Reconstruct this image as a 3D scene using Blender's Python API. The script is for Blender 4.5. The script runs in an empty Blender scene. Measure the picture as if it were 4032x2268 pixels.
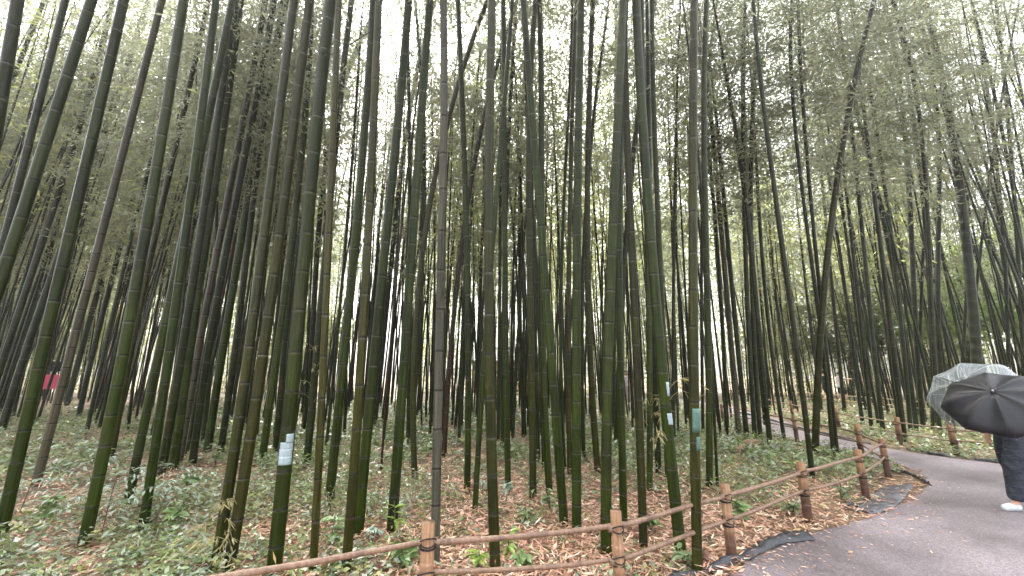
import bpy, bmesh, math, random
import numpy as np
from mathutils import Vector, Matrix
random.seed(7); RNG = np.random.default_rng(7)
scene = bpy.context.scene
COL = scene.collection
R = math.radians

# ------------------------------------------------------------------ camera
CAM = np.array([0.0, 0.0, 1.55]); PITCH = R(12.55); FPX = 1514.0; W, H = 4032, 2268
cd = bpy.data.cameras.new('camera'); cam = bpy.data.objects.new('camera', cd); COL.objects.link(cam)
cam.location = CAM; cam.rotation_euler = (R(90) + PITCH, 0, 0)
cd.sensor_width = 36; cd.lens = FPX / W * 36; cd.clip_end = 1500; cd.clip_start = 0.05
scene.camera = cam
AX = np.array([0, math.cos(PITCH), math.sin(PITCH)]); UPV = np.array([0, -math.sin(PITCH), math.cos(PITCH)])

def ray(px, py):
    return AX + np.array([1.0, 0, 0]) * ((px - W / 2) / FPX) + UPV * ((H / 2 - py) / FPX)
def ground(px, py, z=0.0):
    r = ray(px, py); t = (z - CAM[2]) / r[2]
    return CAM + r * t
def at_depth(px, py, d):
    return CAM + ray(px, py) * d
def on_plane(px, py, p0):
    n = np.array([p0[0], p0[1], 0.0]); n /= np.linalg.norm(n)
    r = ray(px, py); t = np.dot(p0 - CAM, n) / np.dot(r, n)
    return CAM + r * t
def depth(p): return float(np.dot(np.asarray(p) - CAM, AX))

# ------------------------------------------------------------------ object helpers
def tag(o, label=None, cat=None, group=None, kind=None):
    if label: o['label'] = label
    if cat: o['category'] = cat
    if group: o['group'] = group
    if kind: o['kind'] = kind
    return o
def empty(name, loc=(0, 0, 0), rz=0.0):
    o = bpy.data.objects.new(name, None); COL.objects.link(o); o.location = tuple(loc); o.rotation_euler = (0, 0, rz)
    o.empty_display_size = 0.2
    return o
def link(name, me, parent=None, mat=None):
    if mat is not None and len(me.materials) == 0: me.materials.append(mat)
    o = bpy.data.objects.new(name, me); COL.objects.link(o)
    if parent is not None: o.parent = parent
    return o
def mesh_np(name, V, F, uv=None, smooth=True, mat=None, col=None):
    V = np.asarray(V, dtype=np.float32).reshape(-1, 3); F = np.asarray(F, dtype=np.int32)
    k = F.shape[1]; n = F.shape[0]
    me = bpy.data.meshes.new(name)
    me.vertices.add(len(V)); me.vertices.foreach_set('co', V.ravel())
    me.loops.add(n * k); me.loops.foreach_set('vertex_index', F.ravel())
    me.polygons.add(n); me.polygons.foreach_set('loop_start', np.arange(0, n * k, k, dtype=np.int32))
    me.polygons.foreach_set('use_smooth', np.full(n, smooth, dtype=bool))
    if uv is not None:
        l = me.uv_layers.new(name='UVMap'); l.data.foreach_set('uv', np.asarray(uv, dtype=np.float32).ravel())
    if col is not None:      # one colour per face
        a = me.attributes.new('tone', 'FLOAT_COLOR', 'FACE')
        c = np.ones((n, 4), dtype=np.float32); c[:, :3] = col
        a.data.foreach_set('color', c.ravel())
    me.update(calc_edges=True)
    if mat is not None: me.materials.append(mat)
    return me
def tube(P, r, sides=10, v=None, cap=True, up=None):
    """quad tube through P with radii r -> V, F, UV(loops)"""
    P = np.asarray(P, float); n = len(P); r = np.broadcast_to(np.asarray(r, float), (n,))
    T = np.gradient(P, axis=0); T /= np.linalg.norm(T, axis=1)[:, None]
    ref = np.array([1.0, 0, 0]) if abs(T[0][0]) < 0.8 else np.array([0, 0, 1.0])
    if up is not None: ref = np.asarray(up, float)
    A = ref - T * (T @ ref)[:, None]; A /= np.linalg.norm(A, axis=1)[:, None]
    B = np.cross(T, A)
    th = np.arange(sides) / sides * 2 * math.pi
    V = P[:, None, :] + r[:, None, None] * (A[:, None, :] * np.cos(th)[None, :, None] + B[:, None, :] * np.sin(th)[None, :, None])
    V = V.reshape(-1, 3)
    i = np.arange(n - 1)[:, None] * sides; j = np.arange(sides)[None, :]; j2 = (j + 1) % sides
    F = np.stack([i + j, i + j2, i + sides + j2, i + sides + j], axis=-1).reshape(-1, 4)
    if v is None:
        v = np.concatenate([[0], np.cumsum(np.linalg.norm(np.diff(P, axis=0), axis=1))])
    v = np.asarray(v, float)
    u0 = np.broadcast_to(j / sides, (n - 1, sides)); u1 = np.broadcast_to((j + 1) / sides, (n - 1, sides))
    v0 = np.broadcast_to(v[:-1, None], (n - 1, sides)); v1 = np.broadcast_to(v[1:, None], (n - 1, sides))
    UV = np.stack([np.stack([u0, v0], -1), np.stack([u1, v0], -1), np.stack([u1, v1], -1), np.stack([u0, v1], -1)], axis=2).reshape(-1, 2)
    if cap:
        b0, b1 = len(V), len(V) + 1
        V = np.vstack([V, P[0], P[-1]])
        jj = np.arange(sides); k = (jj + 1) % sides; e = (n - 1) * sides
        # caps as quads made of two rim points, the next rim point and the centre (fan in pairs)
        C = []
        for q in range(0, sides, 2):
            a, b, c = q, (q + 1) % sides, (q + 2) % sides
            C.append([b0, c, b, a]); C.append([b1, e + a, e + b, e + c])
        F = np.vstack([F, np.array(C)])
        UV = np.vstack([UV, np.tile([[0.5, v[-1] + 0.5]], (len(C) * 4, 1))])
    return V, F, UV
class MB:
    """collects quad pieces for one mesh"""
    def __init__(s): s.V = []; s.F = []; s.U = []; s.n = 0
    def add(s, V, F, UV=None):
        V = np.asarray(V, float).reshape(-1, 3); F = np.asarray(F)
        s.V.append(V); s.F.append(F + s.n); s.n += len(V)
        s.U.append(UV if UV is not None else np.zeros((F.size, 2)))
    def tube(s, P, r, sides=8, **k): s.add(*tube(P, r, sides, **k)); return s
    def box(s, c, d, rot=None):
        c = np.asarray(c, float); d = np.asarray(d, float) / 2
        q = np.array([[-1,-1,-1],[1,-1,-1],[1,1,-1],[-1,1,-1],[-1,-1,1],[1,-1,1],[1,1,1],[-1,1,1]], float) * d
        if rot is not None: q = q @ np.array(rot.to_3x3()).T if hasattr(rot, 'to_3x3') else q @ np.asarray(rot).T
        s.add(q + c, [[0,3,2,1],[4,5,6,7],[0,1,5,4],[1,2,6,5],[2,3,7,6],[3,0,4,7]]); return s
    def quads(s, Q):
        Q = np.asarray(Q, float).reshape(-1, 4, 3); n = len(Q)
        s.add(Q.reshape(-1, 3), np.arange(n * 4).reshape(n, 4)); return s
    def mesh(s, name, mat=None, smooth=True):
        return mesh_np(name, np.vstack(s.V), np.vstack(s.F), np.vstack(s.U), smooth, mat)
    def build(s, name, mat, parent=None, smooth=True): return link(name, s.mesh(name, mat, smooth), parent)
def bevel(o, w=0.004, seg=2):
    m = o.modifiers.new('bevel', 'BEVEL'); m.width = w; m.segments = seg; m.limit_method = 'ANGLE'; m.angle_limit = R(50); return o

def unit(a): a = np.asarray(a, float); return a / np.linalg.norm(a, axis=-1, keepdims=True)
def leaf_quads(p, d, l, w, roll=None, rng=RNG):
    """p (n,3) stem points, d (n,3) directions, l lengths, w widths -> (n,4,3)"""
    d = unit(d); n = len(p)
    rnd = rng.normal(size=(n, 3)) if roll is None else roll
    s = unit(np.cross(d, rnd))
    l = np.broadcast_to(l, (n,))[:, None]; w = np.broadcast_to(w, (n,))[:, None]
    m = p + d * l * 0.42
    return np.stack([p, m + s * w * 0.5, p + d * l, m - s * w * 0.5], axis=1)

# ------------------------------------------------------------------ materials
def new_mat(name):
    m = bpy.data.materials.new(name); m.use_nodes = True
    nt = m.node_tree; b = nt.nodes['Principled BSDF']
    return m, nt, b
def N(nt, t, **k):
    n = nt.nodes.new(t)
    for a, v in k.items(): setattr(n, a, v)
    return n
def ramp(nt, fac, stops):
    r = N(nt, 'ShaderNodeValToRGB'); e = r.color_ramp.elements
    while len(e) < len(stops): e.new(0.5)
    for i, (p, c) in enumerate(stops):
        e[i].position = p; e[i].color = (*c, 1) if len(c) == 3 else c
    nt.links.new(fac, r.inputs[0]); return r.outputs[0]
def mixc(nt, f, a, b, mode='MIX'):
    m = N(nt, 'ShaderNodeMix', data_type='RGBA', blend_type=mode)
    for i, x in ((0, f), (6, a), (7, b)):
        if hasattr(x, 'is_output'): nt.links.new(x, m.inputs[i])
        else: m.inputs[i].default_value = x if not isinstance(x, tuple) or len(x) == 4 else (*x, 1)
    return m.outputs[2]
def math_(nt, op, a, b=None):
    m = N(nt, 'ShaderNodeMath', operation=op)
    for i, x in ((0, a), (1, b)):
        if x is None: continue
        if hasattr(x, 'is_output'): nt.links.new(x, m.inputs[i])
        else: m.inputs[i].default_value = x
    return m.outputs[0]
def noise(nt, vec, scale, detail=4, rough=0.55):
    n = N(nt, 'ShaderNodeTexNoise'); n.inputs['Scale'].default_value = scale
    n.inputs['Detail'].default_value = detail; n.inputs['Roughness'].default_value = rough
    if vec is not None: nt.links.new(vec, n.inputs['Vector'])
    return n.outputs['Fac']
def mapped(nt, out, scale=(1, 1, 1)):
    m = N(nt, 'ShaderNodeMapping'); m.inputs['Scale'].default_value = scale; nt.links.new(out, m.inputs['Vector']); return m.outputs[0]
def bump(nt, b, h, strength=0.3, dist=0.01):
    n = N(nt, 'ShaderNodeBump'); n.inputs['Strength'].default_value = strength; n.inputs['Distance'].default_value = dist
    nt.links.new(h, n.inputs['Height']); nt.links.new(n.outputs[0], b.inputs['Normal'])

def simple(name, c, rough=0.6, var=0.25, scale=12, spec=0.5, metal=0.0):
    m, nt, b = new_mat(name)
    tc = N(nt, 'ShaderNodeTexCoord')
    f = noise(nt, tc.outputs['Object'], scale, 5)
    c2 = tuple(x * (1 - var) for x in c); c3 = tuple(min(1, x * (1 + var)) for x in c)
    nt.links.new(ramp(nt, f, [(0.3, c2), (0.7, c3)]), b.inputs['Base Color'])
    b.inputs['Roughness'].default_value = rough; b.inputs['Specular IOR Level'].default_value = spec; b.inputs['Metallic'].default_value = metal
    bump(nt, b, f, 0.15, 0.005)
    return m

def culm_material():
    m, nt, b = new_mat('bamboo_culm')
    uv = N(nt, 'ShaderNodeUVMap'); sep = N(nt, 'ShaderNodeSeparateXYZ'); nt.links.new(uv.outputs[0], sep.inputs[0])
    tc = N(nt, 'ShaderNodeTexCoord'); oi = N(nt, 'ShaderNodeObjectInfo')
    off = N(nt, 'ShaderNodeVectorMath', operation='ADD'); nt.links.new(tc.outputs['Object'], off.inputs[0])
    sc = N(nt, 'ShaderNodeVectorMath', operation='SCALE'); sc.inputs['Scale'].default_value = 40
    cmb = N(nt, 'ShaderNodeCombineXYZ')
    for i in range(3): nt.links.new(oi.outputs['Random'], cmb.inputs[i])
    nt.links.new(cmb.outputs[0], sc.inputs[0]); nt.links.new(sc.outputs[0], off.inputs[1])
    P = off.outputs[0]
    streak = noise(nt, mapped(nt, P, (55, 55, 0.9)), 1.0, 5, 0.6)
    blot = noise(nt, mapped(nt, P, (6, 6, 1.6)), 1.0, 4, 0.6)
    spots = noise(nt, mapped(nt, P, (70, 70, 40)), 1.0, 3, 0.6)
    # tint of each culm comes from its object colour
    base = mixc(nt, ramp(nt, streak, [(0.3, (0, 0, 0)), (0.75, (1, 1, 1))]), (0.38, 0.38, 0.36), (1.9, 1.8, 1.8))
    base = mixc(nt, 1.0, base, oi.outputs['Color'], 'MULTIPLY')
    # grey lichen and brown weathering with shapes of their own
    base = mixc(nt, ramp(nt, blot, [(0.50, (0, 0, 0)), (0.72, (0.4, 0.4, 0.4))]), base, (0.036, 0.034, 0.012))
    base = mixc(nt, ramp(nt, spots, [(0.62, (0, 0, 0)), (0.75, (0.5, 0.5, 0.5))]), base, (0.055, 0.06, 0.038))
    # internode tone steps
    fl = math_(nt, 'FLOOR', sep.outputs[1]); wn = N(nt, 'ShaderNodeTexWhiteNoise', noise_dimensions='2D')
    cv = N(nt, 'ShaderNodeCombineXYZ'); nt.links.new(fl, cv.inputs[0]); nt.links.new(oi.outputs['Random'], cv.inputs[1]); nt.links.new(cv.outputs[0], wn.inputs['Vector'])
    base = mixc(nt, 1.0, base, ramp(nt, wn.outputs['Value'], [(0, (0.78, 0.80, 0.76)), (1, (1.18, 1.15, 1.1))]), 'MULTIPLY')
    # grey of reflected sky painted on the upper internodes, along with waxy bloom
    sky_wax = math_(nt, 'MULTIPLY', ramp(nt, math_(nt, 'MULTIPLY', sep.outputs[1], 0.04), [(0.18, (0, 0, 0)), (0.62, (0.62, 0.62, 0.62))]), ramp(nt, streak, [(0.25, (0.55,) * 3), (0.7, (1, 1, 1))]))
    base = mixc(nt, sky_wax, base, (0.027, 0.029, 0.024))
    fr = math_(nt, 'FRACT', sep.outputs[1])
    moss = noise(nt, mapped(nt, P, (3.2, 3.2, 0.8)), 1.0, 6, 0.7)
    base = mixc(nt, ramp(nt, moss, [(0.52, (0, 0, 0)), (0.66, (0.72, 0.72, 0.72))]), base, (0.010, 0.011, 0.005))
    base = mixc(nt, ramp(nt, moss, [(0.26, (0.6, 0.6, 0.6)), (0.40, (0, 0, 0))]), base, (0.052, 0.046, 0.022))
    powder = ramp(nt, blot, [(0.38, (0.15,) * 3), (0.62, (1, 1, 1))])
    # pale bloom under each node, dark scar at the node
    base = mixc(nt, math_(nt, 'MULTIPLY', powder, ramp(nt, fr, [(0.91, (0, 0, 0)), (0.955, (0.35, 0.35, 0.35)), (0.975, (0.7, 0.7, 0.7)), (0.982, (0, 0, 0))])), base, (0.12, 0.125, 0.09))
    base = mixc(nt, ramp(nt, fr, [(0.0, (0.9, 0.9, 0.9)), (0.03, (0.85, 0.85, 0.85)), (0.045, (0, 0, 0)), (0.975, (0, 0, 0)), (0.985, (0.9, 0.9, 0.9)), (1, (0.9, 0.9, 0.9))]), base, (0.010, 0.007, 0.004))
    nt.links.new(base, b.inputs['Base Color'])
    rr = ramp(nt, blot, [(0.3, (0.33,) * 3), (0.7, (0.55,) * 3)]); nt.links.new(rr, b.inputs['Roughness'])
    b.inputs['Specular IOR Level'].default_value = 0.15
    bump(nt, b, streak, 0.3, 0.004)
    return m
M_CULM = culm_material()

def leaf_material(name, stops, trans=0.45, rough=0.38, tcol=(0.36, 0.38, 0.09), attr=False):
    m, nt, b = new_mat(name)
    if attr:
        a = N(nt, 'ShaderNodeAttribute', attribute_name='tone'); col = a.outputs['Color']
    else:
        g = N(nt, 'ShaderNodeNewGeometry'); col = ramp(nt, g.outputs['Random Per Island'], stops)
    nt.links.new(col, b.inputs['Base Color']); b.inputs['Roughness'].default_value = rough
    if trans > 0:
        t = N(nt, 'ShaderNodeBsdfTranslucent'); mx = N(nt, 'ShaderNodeMixShader'); mx.inputs[0].default_value = trans
        nt.links.new(mixc(nt, 0.5, col, (*tcol, 1)), t.inputs[0])
        nt.links.new(b.outputs[0], mx.inputs[1]); nt.links.new(t.outputs[0], mx.inputs[2])
        nt.links.new(mx.outputs[0], nt.nodes['Material Output'].inputs[0])
    return m
M_LEAF = leaf_material('bamboo_leaf', [(0, (0.055, 0.066, 0.042)), (0.5, (0.085, 0.10, 0.062)), (0.88, (0.125, 0.14, 0.092)), (0.97, (0.2, 0.16, 0.09)), (1, (0.2, 0.14, 0.085))], trans=0.55, tcol=(0.42, 0.45, 0.28))
M_LEAFY = leaf_material('sunlit_bamboo_leaf', [(0, (0.06, 0.07, 0.025)), (0.5, (0.10, 0.115, 0.04)), (0.9, (0.15, 0.16, 0.06)), (1, (0.2, 0.16, 0.08))], trans=0.6, tcol=(0.58, 0.62, 0.24))
M_PLANT = leaf_material('undergrowth_leaf', [], trans=0.2, rough=0.24, tcol=(0.2, 0.3, 0.05), attr=True)
M_LITTER = leaf_material('dry_leaf', [], trans=0.0, rough=0.33, attr=True)
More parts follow.
